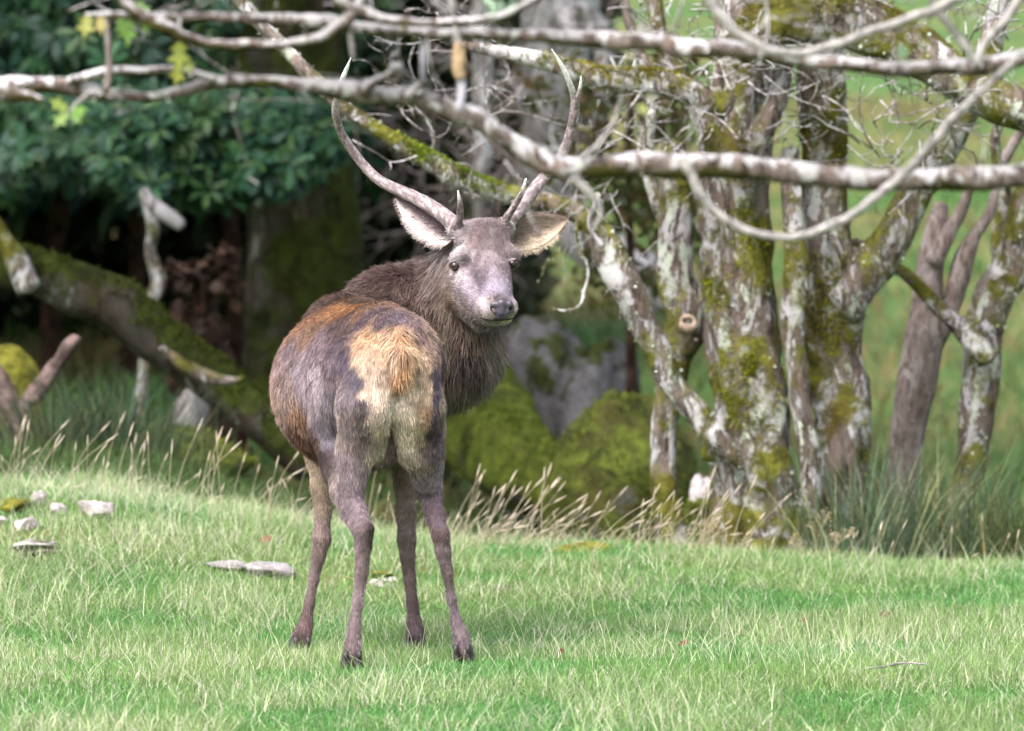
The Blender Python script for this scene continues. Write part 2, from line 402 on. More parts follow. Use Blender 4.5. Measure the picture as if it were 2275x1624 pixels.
ROCKS = []   # (x, y, radius) kept clear of grass, filled before the grass is grown
def stone(name, px, py, w, h, depth, mat, label, cat, group=None, seed=0, sink=0.35, flat=1.0, hit=None, d=None, rot=0.0):
    """weathered stone; w,h in pixels of the photo, resting on the ground"""
    if d is None: c = ground_hit(px, py)
    else:
        c = P(px, py, d); c[2] = gz(c[0], c[1])
    s = c[1] / F; W, H = w * s, h * s
    n, m = 22, 14
    u = np.linspace(0, 2 * np.pi, n, endpoint=False); v = np.linspace(-np.pi / 2, np.pi / 2, m)
    U, Vv = np.meshgrid(u, v)
    S = np.stack([np.cos(Vv) * np.cos(U), np.cos(Vv) * np.sin(U), np.sin(Vv)], -1).reshape(-1, 3)
    r = np.random.default_rng(seed)
    for _ in range(9):                       # cut flat facets
        nv = unit(r.normal(size=3)); o = r.uniform(0.42, 0.8)
        dd = S @ nv; S = S - np.outer(np.maximum(dd - o, 0), nv)
    S = S * (1 + 0.35 * (fbm(S * 2.2 + seed * 3.7, 4)[:, None] - 0.5))
    S = S * np.array((W / 2, depth / 2, H / 2 / flat))
    ca, sa = math.cos(rot), math.sin(rot)
    S = np.stack([S[:, 0] * ca - S[:, 1] * sa, S[:, 0] * sa + S[:, 1] * ca, S[:, 2]], -1)
    S = S + c + np.array((0, 0, H / 2 * (1 - 2 * sink)))
    I = np.arange(n * m).reshape(m, n); J = np.roll(I, -1, axis=1)
    Q = np.stack([I[:-1], J[:-1], J[1:], I[1:]], -1).reshape(-1, 4)
    o = mesh_obj(name, S, Q, mat)
    tag(o, label, cat, group)
    k_ = 0.2 if 'moss' in name else 0.8
    ROCKS.append((c[0], c[1], W / 2 * k_, depth / 2 * k_))
    return o, c
GS = 'stones lying in the turf'
stone('stone', 213, 1150, 96, 62, 0.16, M['paler'], 'pinkish pale angular stone on the crest beside the dry stalks', 'stone', GS, 1, 0.25)
stone('stone', 88, 1122, 44, 52, 0.10, M['paler'], 'small upright pale stone among brown moss on the crest', 'stone', GS, 2, 0.25)
stone('stone', 132, 1142, 48, 40, 0.10, M['paler'], 'small pale stone with a dark notch beside mossy patch', 'stone', GS, 3, 0.25)
stone('stone', 50, 1175, 70, 46, 0.14, M['paler'], 'whitish crumbled stone half sunk in short turf', 'stone', GS, 4, 0.3)
stone('stone', 2, 1165, 34, 26, 0.10, M['paler'], 'little white stone next to a whitish crumbled one', 'stone', GS, 5, 0.3)
stone('flat_stone', 72, 1222, 108, 34, 0.2, M['paler'], 'flat pale slab on a low dark patch', 'stone', GS, 6, 0.1)
stone('dark_patch', 80, 1228, 130, 22, 0.25, M['soil'], 'low dark patch under the flat pale slab', 'soil', None, 7, 0.55)  # dark underside of the slab, drawn as a low dark patch
stone('flat_stone', 590, 1278, 130, 52, 0.26, M['flat'], 'broad grey flat stone sunk in the grass beside the stag', 'stone', GS, 8, 0.4, rot=0.2)
stone('flat_stone', 500, 1262, 110, 28, 0.14, M['flat'], 'thin grey splinter of stone touching the broad flat stone', 'stone', GS, 9, 0.35, rot=-0.1)
for k, (a, b) in enumerate(((832, 1302), (852, 1300), (872, 1296), (842, 1308), (864, 1306))):
    stone('pebble', a, b, 26, 20, 0.05, M['paler'], 'white pebble in the little heap between the stag\'s legs', 'pebble', 'white pebbles between the legs', 20 + k, 0.2)
stone('moss_cushion', 850, 1284, 74, 26, 0.12, M['moss'], 'small yellow-green moss cushion behind the white pebbles', 'moss', None, 31, 0.3)
stone('moss_cushion', 25, 1128, 130, 50, 0.3, M['moss'], 'brownish moss cushion on the crest among pale stones', 'moss', None, 32, 0.45)
stone('moss_cushion', 1290, 1225, 190, 40, 0.3, M['moss'], 'yellowish moss cushion under the leaning dry stalks', 'moss', None, 33, 0.45)
stone('dark_patch', 1112, 1312, 80, 20, 0.12, M['soil'], 'small crumbly brown molehill in the turf by the stag', 'soil', None, 34, 0.35)

for px_, py_, d_ in ((781, 1488, 19.35), (1030, 1468, 19.65), (664, 1454, 20.255), (923, 1440, 20.50)):      # trodden turf round the hooves
    c_ = P(px_, py_, d_); ROCKS.append((c_[0], c_[1] - 0.03, 0.05, 0.085))
def clear_of_rocks(b):
    k = np.ones(len(b), bool)
    for x, y, rx, ry in ROCKS:
        k &= ((b[:, 0] - x) / (rx * 0.92)) ** 2 + ((b[:, 1] - y) / (ry * 0.92)) ** 2 > 1
    return k
def scatter(n, y0, y1, half):
    y = rng.uniform(y0, y1, n); x = rng.uniform(-1, 1, n) * half(y)
    return np.stack([x, y, height(x, y)], -1)
def turf(n, y0, y1, half, lmin, lmax, wmin, wmax, cut=None):
    b = scatter(n, y0, y1, half); b = b[clear_of_rocks(b)]
    if cut: b = b[cut(b)]
    N = len(b); q = b * np.array((1, 1, 0))
    a1 = sst(0.38, 0.62, fbm(q * 1.1 + 5.0, 3)); a2 = sst(0.40, 0.62, fbm(q * 3.3 + 1.0, 3)); a3 = rng.uniform(0, 1, N)
    lush = np.array((0.098, 0.255, 0.072)); mid = np.array((0.145, 0.272, 0.078)); yel = np.array((0.235, 0.31, 0.115)); dry = np.array((0.56, 0.55, 0.42))
    c = lush * (1 - a1)[:, None] + mid * a1[:, None]
    c = c * (1 - 0.55 * a2)[:, None] + yel * (0.55 * a2)[:, None]
    pd = 0.05 + 0.14 * a2 + 0.12 * sst(-0.3, -1.4, b[:, 0]) * a1
    isd = (a3 < pd)[:, None]
    c = np.where(isd, dry * rng.uniform(0.7, 1.25, (N, 1)), c * rng.uniform(0.6, 1.35, (N, 1)))
    L = rng.uniform(lmin, lmax, N) * (0.65 + 0.7 * a2)
    tip = c * 1.1 + np.array((0.01, 0.015, 0.0))
    return blades(b, rng.uniform(0, 2 * np.pi, N), rng.uniform(0.0, 0.95, N), L, rng.uniform(wmin, wmax, N), rng.uniform(-0.1, 0.55, N), c, tip)
half = lambda y: y * 1137 / F + 0.75
parts = [turf(330000, 17.1, 24.6, half, 0.018, 0.062, 0.0016, 0.0034)]
parts.append(turf(190000, 14.0, 24.6, lambda y: 4.8 + 0 * y, 0.022, 0.066, 0.004, 0.007, lambda b: (np.abs(b[:, 0]) > half(b[:, 1])) | (b[:, 1] < 17.1)))
V, T, C = merge(parts)
tag(mesh_obj('short_grass', V, T, M['grass'], None, C, False), 'short bright green turf covering the slope under the stag', 'grass', kind='stuff')

# long dry blades lying and arching through the turf, denser where the slope runs down beside the stones
b = scatter(50000, 17.2, 24.0, half)
dens = 0.06 + 0.9 * sst(0.46, 0.66, fbm(b * np.array((1.2, 1.2, 0)) + 7.7, 3)) * (0.3 + 0.7 * sst(0.6, -0.9, b[:, 0]))
b = b[(rng.uniform(0, 1, len(b)) < dens) & clear_of_rocks(b)]
N = len(b); c = np.array((0.74, 0.71, 0.56)) * rng.uniform(0.6, 1.2, (N, 1)) * np.where(rng.uniform(0, 1, (N, 1)) < .3, np.array((0.7, 0.9, 0.55)), 1)
V, T, C = blades(b, rng.uniform(0, 6.28, N), rng.uniform(0.1, 1.2, N), rng.uniform(0.06, 0.19, N), rng.uniform(0.0009, 0.0020, N), rng.uniform(0.0, 0.6, N), c, segs=3)
tag(mesh_obj('straw_grass', V, T, M['grass'], None, C, False), 'long pale straw blades arching through the short turf', 'grass', kind='stuff')

# rough tussock grass behind the crest, up the hillside and under the trees
b = np.concatenate([scatter(34000, 24.5, 29.5, lambda y: y * 1137 / F + 0.8), scatter(46000, 29.0, 62.0, lambda y: y * 1137 / F + 2.0)]); nearw = np.where(b[:, 1] < 29.3, 0.35, 1.0)
q = b * np.array((1, 1, 0)); a1 = sst(0.36, 0.56, fbm(q * np.array((0.7, 0.35, 1)) + 2.2, 4)); N = len(b)
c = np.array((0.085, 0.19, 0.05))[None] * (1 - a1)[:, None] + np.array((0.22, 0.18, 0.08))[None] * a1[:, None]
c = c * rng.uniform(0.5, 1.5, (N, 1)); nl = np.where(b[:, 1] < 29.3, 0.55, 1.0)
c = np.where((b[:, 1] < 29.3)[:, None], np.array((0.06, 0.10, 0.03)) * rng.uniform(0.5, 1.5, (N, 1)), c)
V, T, C = blades(b, rng.uniform(0, 6.28, N), rng.uniform(0, 0.6, N), rng.uniform(0.08, 0.26, N) * nl, rng.uniform(0.008, 0.02, N) * nearw, rng.uniform(0.1, 1.0, N), c)
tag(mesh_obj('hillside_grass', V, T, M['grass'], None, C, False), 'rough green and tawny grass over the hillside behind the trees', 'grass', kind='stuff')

# ------------------------------------------------------------------ trees
LEAFV = np.array([(0, 0, 0), (0.28, -0.11, 0.025), (0.30, 0, 0.0), (0.28, 0.11, 0.025), (0.66, -0.175, 0.02), (0.68, 0, -0.02), (0.66, 0.175, 0.02), (1.0, 0, -0.10)])
LEAFT = np.array([(0, 1, 2), (0, 2, 3), (1, 4, 5), (1, 5, 2), (2, 5, 6), (2, 6, 3), (4, 7, 5), (5, 7, 6)])
BROADV = LEAFV * np.array((1, 1.9, 1.0))
def frames(ax, nr):
    ax = unit(ax); nr = unit(nr - ax * (nr * ax).sum(-1, keepdims=True)); return np.stack([ax, np.cross(nr, ax), nr], -1)
def instance(TV, TT, pos, Rm, sc, col):
    V = np.einsum('nij,kj->nki', Rm, TV) * sc[:, None, None] + pos[:, None, :]
    T = (np.arange(len(pos))[:, None, None] * len(TV) + TT[None]).reshape(-1, 3)
    return V.reshape(-1, 3), T, np.repeat(col, len(TV), 0)
TREES = {}
def tree(name, label, px, d, group=None, cat='tree'):
    c = P(px, 1200, d); e = empty(name, (c[0], c[1], gz(c[0], c[1]) - 0.02)); return tag(e, label, cat, group)
def stem(root, name, pts, d, mat, n=5, seg=12, rough=0.14, rs=9, ridges=0.0, ground=False, lich=0, lcol=None, parent=None, knobs=0):
    """pts = (px, py, width[, distance]); optional lichen scraps standing off the bark"""
    pp = [P(a[0], a[1], a[3] if len(a) > 3 else d) for a in pts]; rr = [R(a[2] / 2, a[3] if len(a) > 3 else d) for a in pts]
    if ground:                                   # last point goes down into the soil and flares
        q = pp[-1].copy(); q[2] = gz(q[0], q[1]) - 0.06; pp.append(q); rr.append(rr[-1] * 1.25)
    if mat is M['fbark'] and len(rr) > 4: rr = [r_ * rng.uniform(.82, 1.12) for r_ in rr]; rough = 0.26
    sd = float(abs(hash((name, pts[0][0], pts[0][1]))) % 97) if False else float((pts[0][0] * 7 + pts[0][1] * 3 + pts[-1][0]) % 97)
    V, Fc, t = tube(np.array(pp), np.array(rr), n, seg, rough, rs, sd, ridges=ridges)
    o = mesh_obj(name, V, Fc, mat, parent or root)
    if lich:
        Q = Fc[0]; ar = np.linalg.norm(np.cross(V[Q[:, 2]] - V[Q[:, 0]], V[Q[:, 3]] - V[Q[:, 1]]), axis=1)
        k = rng.choice(len(Q), lich, p=ar / ar.sum()); w = rng.dirichlet((1, 1, 1, 1), lich)
        pos = (V[Q[k]] * w[..., None]).sum(1); nr = unit(np.cross(V[Q[k, 2]] - V[Q[k, 0]], V[Q[k, 3]] - V[Q[k, 1]]))
        f = fbm(pos * 6 + sd, 2); keep = f > 0.42; pos, nr = pos[keep], nr[keep]; N = len(pos)
        rnd = rng.normal(0, 1, (N, 3)); ax = unit(nr * 0.35 + rnd * 0.7)
        lc = np.array(lcol if lcol is not None else (0.42, 0.45, 0.38)) * rng.uniform(0.6, 1.3, (N, 1)) * np.where(rng.uniform(0, 1, (N, 1)) < .25, np.array((0.45, 0.5, 0.2)), 1)
        sc = rng.uniform(0.4, 1.3, N) * max(0.009, min(0.017, float(np.mean(rr)) * 0.38))
        v, tt, c = instance(BROADV, LEAFT, pos - nr * 0.002, frames(ax, rnd + 0.01), sc, lc)
        l = mesh_obj('lichen', v, tt, M['lichen'], o, c, False); l['kind'] = 'stuff'
    return o
def mossfuzz(o, n, length, col, upmin=0.1, near=None, rad=0.3, name='moss'):
    """short soft moss standing off the upper faces of a mesh"""
    me = o.data; nv = len(me.vertices); V = np.empty(nv * 3, np.float32); me.vertices.foreach_get('co', V); V = V.reshape(-1, 3).astype(float)
    if o.parent is None: V = V + np.array(o.location)
    me.calc_loop_triangles(); T = np.empty(len(me.loop_triangles) * 3, np.int32); me.loop_triangles.foreach_get('vertices', T); T = T.reshape(-1, 3)
    cr = np.cross(V[T[:, 1]] - V[T[:, 0]], V[T[:, 2]] - V[T[:, 0]]); ar = np.linalg.norm(cr, axis=1); nr = cr / np.maximum(ar, 1e-12)[:, None]; c0 = V[T].mean(1)
    w = ar * (nr[:, 2] > upmin) * (0.15 + sst(0.40, 0.58, fbm(c0 * 7 + 1.7, 3)))
    if near is not None: w = w * np.exp(-(np.linalg.norm(c0 - near, axis=1) / rad) ** 2)
    k = rng.choice(len(T), n, p=w / w.sum()); b = rng.dirichlet((1, 1, 1), n); pos = (V[T[k]] * b[..., None]).sum(1) - nr[k] * 0.003
    d = unit(nr[k] + rng.normal(0, .45, (n, 3))); cl = np.array(col) * rng.uniform(.45, 1.5, (n, 1)) * (0.5 + fbm(pos * 14, 2))[:, None]
    v, t, c = blades(pos, np.arctan2(d[:, 1], d[:, 0]), np.arccos(np.clip(d[:, 2], -1, 1)), rng.uniform(.4, 1.2, n) * length, rng.uniform(.2, .4, n) * length, rng.uniform(0, .4, n), cl, cl * 1.2)
    m = mesh_obj(name, v, t, M['lichen'], o if o.parent is not None else None, c, False)
    if o.parent is None:
        m.parent = o; m.matrix_parent_inverse = Matrix.Translation(-o.location)
    m['kind'] = 'stuff'; return m
def twigs(root, starts, mat, nchild=1, length=(0.1, 0.35), droop=-0.3, rad=0.003, name='twigs', col=None):
    """sprays of fine crooked twigs"""
    pcs = []
    for p0 in starts:
        p = np.array(p0, float); dr = unit(rng.normal(0, 1, 3) * np.array((1, .7, .8)) + np.array((0, 0, droop))); L = rng.uniform(*length); pts = [p]; r = [rad]
        for k in range(4):
            dr = unit(dr + rng.normal(0, 0.38, 3)); p = p + dr * L / 4; pts.append(p); r.append(rad * (1 - 0.18 * (k + 1)))
            if rng.uniform() < 0.5 * nchild:
                d2 = unit(dr + rng.normal(0, 0.8, 3)); q = [p, p + d2 * L * .15, p + unit(d2 + rng.normal(0, .4, 3)) * L * .3]
                pcs.append(tube(np.array(q), np.array((rad * .7, rad * .5, rad * .25)), 2, 5))
        pcs.append(tube(np.array(pts), np.array(r), 2, 5))
    V, Fc, _ = join(pcs); o = mesh_obj(name, V, Fc, mat, root); o['kind'] = 'stuff'; return o
def crown(root, center, radii, n, size, cols, mat, broad=True, name='crown', shell=0.5):
    """leaf-sized faces gathered in uneven clumps through the crown"""
    cl = unit(rng.normal(0, 1, (max(8, n // 60), 3))) * rng.uniform(shell, 1, (max(8, n // 60), 1)) ** 0.6
    k = rng.integers(0, len(cl), n); p = cl[k] + rng.normal(0, 0.13, (n, 3))
    pos = np.array(center) + p * np.array(radii); ax = unit(rng.normal(0, 1, (n, 3)) + np.array((0, 0, -0.3)))
    c = np.array(cols)[rng.integers(0, len(cols), n)] * rng.uniform(0.6, 1.4, (n, 1))
    v, t, c = instance(BROADV if broad else LEAFV, LEAFT, pos, frames(ax, rng.normal(0, .5, (n, 3)) + np.array((0, 0, 1.0))), rng.uniform(*size, n), c)
    o = mesh_obj(name, v, t, mat, root, c, False); o['kind'] = 'stuff'; return o

# ---- the many-stemmed old tree behind the stag's right side
T1 = tree('old_tree', 'gnarled many-stemmed tree crusted with moss and grey lichen, growing behind the crest', 1680, 24.5)
D = 24.5; LC = (0.42, 0.45, 0.38)
SA = stem(T1, 'trunk', [(1625, -420, 110), (1632, -150, 135), (1640, 80, 150), (1636, 300, 150), (1632, 500, 160), (1640, 700, 166), (1655, 900, 162), (1664, 1080, 176), (1670, 1215, 215)], D, M['bark'], 10, 40, 0.2, 7, 0.09, True, 520, LC)
SB = stem(T1, 'trunk', [(1812, -420, 80), (1816, -150, 96), (1818, 60, 104), (1816, 220, 104), (1820, 400, 98), (1832, 540, 118), (1850, 650, 150), (1852, 780, 136), (1850, 950, 126), (1846, 1100, 128), (1836, 1225, 150)], D + 0.15, M['bark'], 10, 34, 0.18, 8, 0.08, True, 360, LC)
stem(T1, 'trunk', [(1492, 320, 56), (1505, 430, 70), (1500, 540, 78), (1502, 640, 84), (1522, 715, 92), (1500, 800, 78), (1484, 900, 62), (1480, 1020, 60), (1486, 1180, 72)], D + 0.1, M['bark'], 8, 20, 0.15, 9, 0.04, True, 200, LC)
stem(T1, 'trunk', [(1752, 330, 40), (1762, 470, 48), (1772, 620, 56), (1766, 760, 50), (1776, 900, 46), (1800, 1040, 50), (1792, 1180, 56)], D - 0.1, M['bark'], 7, 16, 0.16, 10, 0.04, True, 160, LC)
stem(T1, 'trunk', [(1560, 1000, 40), (1612, 1010, 50), (1632, 1100, 48), (1625, 1200, 44)], D - 0.14, M['bark'], 6, 14, 0.15, 10, 0.0, True, 70, LC)
BH = stem(T1, 'branch', [(1650, 1040, 20), (1606, 980, 52), (1560, 925, 56), (1500, 845, 58), (1450, 765, 62), (1415, 690, 70), (1375, 610, 76), (1338, 530, 70), (1300, 480, 52), (1240, 458, 46), (1170, 446, 46), (1090, 424, 44), (1010, 392, 46), (925, 352, 42), (855, 300, 36), (775, 246, 34), (700, 172, 34), (640, 112, 30), (560, 30, 32), (500, -40, 26)], D - 0.25, M['bark'], 6, 16, 0.16, 10, 0, False, 620, LC)
BG = stem(T1, 'branch', [(1620, 250, 60), (1560, 212, 56), (1490, 184, 58), (1400, 186, 50), (1320, 168, 48), (1250, 142, 44), (1160, 126, 36), (1080, 112, 28), (1020, 100, 18)], D - 0.35, M['bark'], 6, 14, 0.16, 10, 0, False, 260, LC)
BI = stem(T1, 'branch', [(1650, 120, 120), (1720, 40, 128), (1830, 30, 132), (1950, 66, 126), (2060, 128, 112), (2160, 190, 98), (2280, 246, 92), (2420, 300, 80), (2600, 330, 60)], D - 0.3, M['bark'], 7, 20, 0.18, 8, 0.04, False, 520, LC)
stem(T1, 'branch', [(1850, 690, 120), (1905, 615, 104), (1965, 545, 90), (2030, 455, 76), (2085, 360, 70), (2130, 275, 64), (2180, 170, 58), (2225, 30, 50), (2260, -160, 40)], D + 0.1, M['bark'], 6, 18, 0.16, 9, 0.04, False, 300, LC)
stem(T1, 'branch', [(1508, 560, 44), (1470, 470, 34), (1440, 380, 30), (1440, 280, 28), (1450, 180, 26), (1400, 60, 22), (1380, -60, 16)], D + 0.2, M['bark'], 6, 10, 0.16, 10, 0, False, 120, LC)
stem(T1, 'branch', [(1640, 360, 60), (1580, 300, 48), (1530, 200, 44), (1470, 90, 40), (1440, -60, 34)], D - 0.1, M['bark'], 6, 12, 0.16, 10, 0, False, 160, LC)
stem(T1, 'branch', [(1660, 330, 60), (1720, 250, 50), (1740, 130, 46), (1720, 0, 40)], D - 0.2, M['bark'], 6, 12, 0.16, 10, 0, False, 140, LC)
for a, b, c_ in ((1545, 490, 26), (1520, 520, 34), (1560, 600, 20), (1735, 1130, 30), (1660, 1090, 26)):
    pass
for a, b in ((930, 355), (1000, 388), (1070, 418)): mossfuzz(BH, 900, .022, (0.14, 0.19, 0.02), -0.1, P(a, b, D - .25), .07)
for a, b in ((1300, 160), (1400, 186), (1480, 184)): mossfuzz(BG, 800, .022, (0.19, 0.17, 0.02), 0.0, P(a, b, D - .35), .09)
for a, b in ((1760, 20), (1900, 40)): mossfuzz(BI, 1200, .024, (0.15, 0.14, 0.02), 0.0, P(a, b, D - .3), .14)
for a, b in ((1650, 830), (1665, 890), (1690, 500), (1560, 640)): mossfuzz(SA, 900, .022, (0.17, 0.18, 0.015), -1, P(a, b, D - .17), .07)
for a, b in ((1850, 610), (1880, 660), (1840, 700), (1830, 330)): mossfuzz(SB, 900, .022, (0.15, 0.145, 0.015), -1, P(a, b, D + .03), .08)
# cream knot collar; a near-black ball paints the shade inside the hole
kc = P(1527, 716, D + 0.1); ru = R(15, D)
an = np.linspace(0, 2 * np.pi, 19); ring = np.array([kc + np.array((math.cos(t) * ru, -0.079 + 0.004 * math.sin(3 * t), math.sin(t) * ru * 0.95)) for t in an])
V, Fc, _ = tube(ring, R(1, D) * np.array([5 + 6 * max(0, -math.sin(t)) for t in an]), 2, 8, 0.2, 30); mesh_obj('knot_collar', V, Fc, M['cream'], T1)
V, Q = ball(kc + np.array((0, -0.058, 0)), ru * 0.9, (1, 0.6, 1)) 
mesh_obj('knot_hole', V, Q, M['hole'], T1)
st = []
for a, b, c_, n_ in ((1250, 470, 60, 26), (1330, 440, 80, 26), (1420, 330, 90, 16), (1500, 250, 90, 14), (1700, 60, 150, 26), (1900, 110, 140, 26), (2080, 170, 80, 16), (1360, 590, 50, 12), (1140, 440, 60, 10), (1000, 380, 60, 6), (1600, 120, 80, 14), (2180, 250, 60, 8)):
    for _ in range(n_): st.append(P(a + rng.normal(0, c_ * .6), b + rng.normal(0, 22), D - 0.3 + rng.normal(0, .1)))
twigs(T1, st[::3], M['vine'], 1, (0.08, 0.32), -0.5, 0.003)
stem(T1, 'twig', [(1280, 480, 6), (1284, 540, 6), (1306, 600, 5), (1296, 650, 5), (1286, 680, 5), (1254, 690, 4), (1222, 682, 2)], D - 0.3, M['bark'], 5, 8, 0.3, 20, 0, False, 110, (0.5, 0.53, 0.48))
stem(T1, 'twig', [(1235, 460, 6), (1222, 520, 5), (1248, 545, 5), (1212, 590, 4), (1195, 630, 2)], D - 0.3, M['bark'], 5, 8, 0.2, 20, 0, False, 40, (0.5, 0.53, 0.48))
stem(T1, 'twig', [(1330, 430, 12), (1310, 500, 11), (1345, 560, 9), (1350, 620, 5)], D - 0.3, M['paletrunk'], 5, 8, 0.2, 20, 0, False, 40, (0.5, 0.53, 0.48))
for a in ((1640, -420, 20), (1812, -420, -40), (1720, -300, 60)):
    stem(T1, 'branch', [(a[0], a[1], 90), (a[0] + a[2], a[1] - 300, 70), (a[0] + 2 * a[2], a[1] - 700, 45), (a[0] + 2.6 * a[2], a[1] - 1200, 16)], D, M['bark'], 4, 10)
cc_ = P(1720, -1350, D); crown(T1, cc_, (2.6, 2.2, 1.3), 1200, (0.05, 0.09), [(0.06, 0.10, 0.02), (0.10, 0.13, 0.03), (0.14, 0.13, 0.03)], M['softleaf'])

# ---- stems on the right
T2 = tree('dead_tree', 'bare silvery-pink dead stem forking upward out of the rushes', 1995, 25.3)
stem(T2, 'trunk', [(2090, 452, 30), (2078, 510, 50), (2064, 590, 60), (2060, 680, 72), (2052, 770, 88), (2034, 870, 86), (2014, 980, 76), (2000, 1100, 74), (1992, 1220, 80)], 25.3, M['deadwood'], 7, 18, 0.10, 8, 0.06, True)
stem(T2, 'branch', [(2056, 800, 60), (2086, 735, 50), (2112, 680, 42), (2126, 620, 48), (2140, 570, 44), (2165, 525, 30), (2200, 470, 26), (2230, 360, 24), (2290, 250, 22)], 25.3, M['deadwood'], 6, 12, 0.13, 9)
stem(T2, 'branch', [(2070, 590, 40), (2100, 530, 34), (2130, 480, 28), (2150, 430, 22), (2172, 380, 14)], 25.25, M['deadwood'], 6, 12, 0.13, 9)
T3_ = tree('leaning_tree', 'mossy crooked trunk leaning over the rushes beside the bare dead stem', 2140, 25.0)
stem(T3_, 'trunk', [(2420, 40, 80), (2350, 280, 92), (2290, 470, 92), (2240, 620, 92), (2205, 700, 86), (2188, 780, 84), (2170, 900, 82), (2150, 1040, 70), (2112, 1160, 56), (2095, 1230, 60)], 25.0, M['bark'], 7, 18, 0.16, 9, 0.05, True, 360, LC)
stem(T3_, 'branch', [(2190, 800, 58), (2140, 740, 44), (2080, 680, 36), (2020, 615, 30), (1955, 566, 26), (1895, 535, 20)], 24.85, M['bark'], 6, 12, 0.18, 10, 0, False, 130, (0.30, 0.33, 0.28))
stem(T3_, 'branch', [(2240, 640, 50), (2215, 540, 34), (2235, 430, 30), (2210, 320, 24), (2240, 200, 20)], 25.1, M['bark'], 6, 10, 0.16, 10, 0, False, 80, LC)
stem(T3_, 'branch', [(2420, 40, 80), (2480, -250, 60), (2500, -600, 40), (2520, -1000, 14)], 25.0, M['bark'], 4, 10)
cc_ = P(2500, -1000, 25.0); crown(T3_, cc_, (1.5, 1.5, 1.0), 1800, (0.05, 0.09), [(0.06, 0.10, 0.02), (0.12, 0.13, 0.03)], M['softleaf'])

# ---- pale trunk far behind the antlers, big mossy trunk behind the body
T4 = tree('pale_tree', 'pale grey-barked tree trunk standing far behind the antlers', 1195, 33.0)
stem(T4, 'trunk', [(1255, -700, 130), (1248, -250, 170), (1244, 0, 172), (1232, 140, 150), (1216, 280, 120), (1216, 400, 110), (1290, 520, 110), (1470, 640, 110), (1650, 780, 120)], 33, M['paletrunk'], 7, 20, 0.10, 6, 0.03, True)
stem(T4, 'branch', [(1240, 60, 80), (1300, 40, 60), (1340, 120, 46), (1330, 240, 40), (1350, 330, 30)], 32.7, M['paletrunk'], 5, 12, 0.12, 6)
stem(T4, 'branch', [(1068, -300, 60), (1072, 40, 50), (1070, 330, 40), (1060, 385, 46), (1062, 470, 30), (1075, 560, 20)], 32.5, M['paletrunk'], 5, 12, 0.12, 6)
stem(T4, 'branch', [(1255, -650, 110), (1200, -1200, 70), (1260, -1800, 30)], 33, M['paletrunk'], 4, 10)
cc_ = P(1230, -1500, 33); crown(T4, cc_, (2.6, 2.2, 1.6), 3000, (0.06, 0.11), [(0.06, 0.10, 0.02), (0.10, 0.12, 0.03)], M['softleaf'])
T5 = tree('mossy_tree', 'massive trunk tinted dark for shade, clad in green moss with spreading buttress root behind the stag', 770, 33.2)
stem(T5, 'trunk', [(640, -600, 200), (650, -200, 220), (664, 150, 230), (680, 420, 250), (695, 640, 280), (740, 800, 380), (770, 950, 460)], 33.2, M['shaded_mossbark'], 7, 32, 0.16, 4, 0.06, True)
BR = stem(T5, 'buttress_root', [(860, 740, 150, 32.4), (920, 770, 210, 31.9), (990, 830, 250, 31.4), (1060, 930, 240, 30.6), (1130, 1015, 200, 29.8), (1210, 1080, 150, 29.2), (1300, 1130, 90, 28.8)], 28.6, M['mossroot'], 8, 26, 0.08, 7, 0.06)
stem(T5, 'branch', [(640, -560, 190), (560, -1100, 120), (480, -1700, 50)], 33.2, M['shaded_mossbark'], 4, 12, 0.15, 4)
stem(T5, 'branch', [(640, -560, 180), (780, -1100, 110), (820, -1700, 40)], 33.2, M['shaded_mossbark'], 4, 12, 0.15, 4)
crown(T5, (-2.9, 30.0, 4.7), (4.8, 5.2, 1.1), 12000, (0.11, 0.19), [(0.04, 0.08, 0.02), (0.07, 0.10, 0.02)], M['softleaf'])  # unseen crown, spread wide and dense to shade the hollow

mossfuzz(BR, 5000, .035, (0.085, 0.11, 0.014), -0.4)
# ---- fallen mossy trunk and broken wood at the left
fl = empty('fallen_log', tuple(P(330, 900, 28.2) * np.array((1, 1, 0)) + np.array((0, 0, 0.4)))); tag(fl, 'fallen trunk thick with green moss sloping down under the dark bush', 'log')
FTK = stem(fl, 'trunk', [(-520, 400, 70), (-340, 458, 80), (-160, 520, 90), (-40, 570, 110), (60, 605, 100), (160, 645, 118), (270, 702, 120), (365, 765, 112), (450, 835, 100), (530, 905, 92), (620, 985, 80), (690, 1050, 70)], 28.2, M['shaded_mossbark'], 6, 22, 0.15, 5, 0.04)
mossfuzz(FTK, 6000, .03, (0.05, 0.065, 0.01), 0.0)
stem(fl, 'broken_limb', [(66, 640, 60), (46, 585, 54), (18, 540, 40), (-6, 500, 26), (-20, 470, 6)], 28.0, M['bark'], 5, 12, 0.25, 8)
stem(fl, 'branch', [(360, 770, 16), (410, 812, 26), (455, 838, 30), (500, 848, 22), (540, 838, 6)], 27.8, M['bark'], 5, 12, 0.2, 8)
bt = tree('birch_snag', 'thin broken silver-white snag standing behind the mossy fallen trunk', 335, 30.5)
stem(bt, 'trunk', [(316, 425, 14), (340, 500, 28), (334, 560, 24), (350, 620, 34), (330, 690, 28), (320, 780, 26), (312, 880, 30)], 30.5, M['bark'], 6, 14, 0.14, 8, 0.03, True)
stem(bt, 'broken_limb', [(318, 425, 30), (345, 455, 34), (375, 480, 36), (402, 500, 28)], 30.3, M['paletrunk'], 5, 12, 0.14, 8)
db = tree('dead_bracken', 'clump of reddish-brown dead bracken in the shade behind the fallen log', 450, 30.6, cat='bracken')
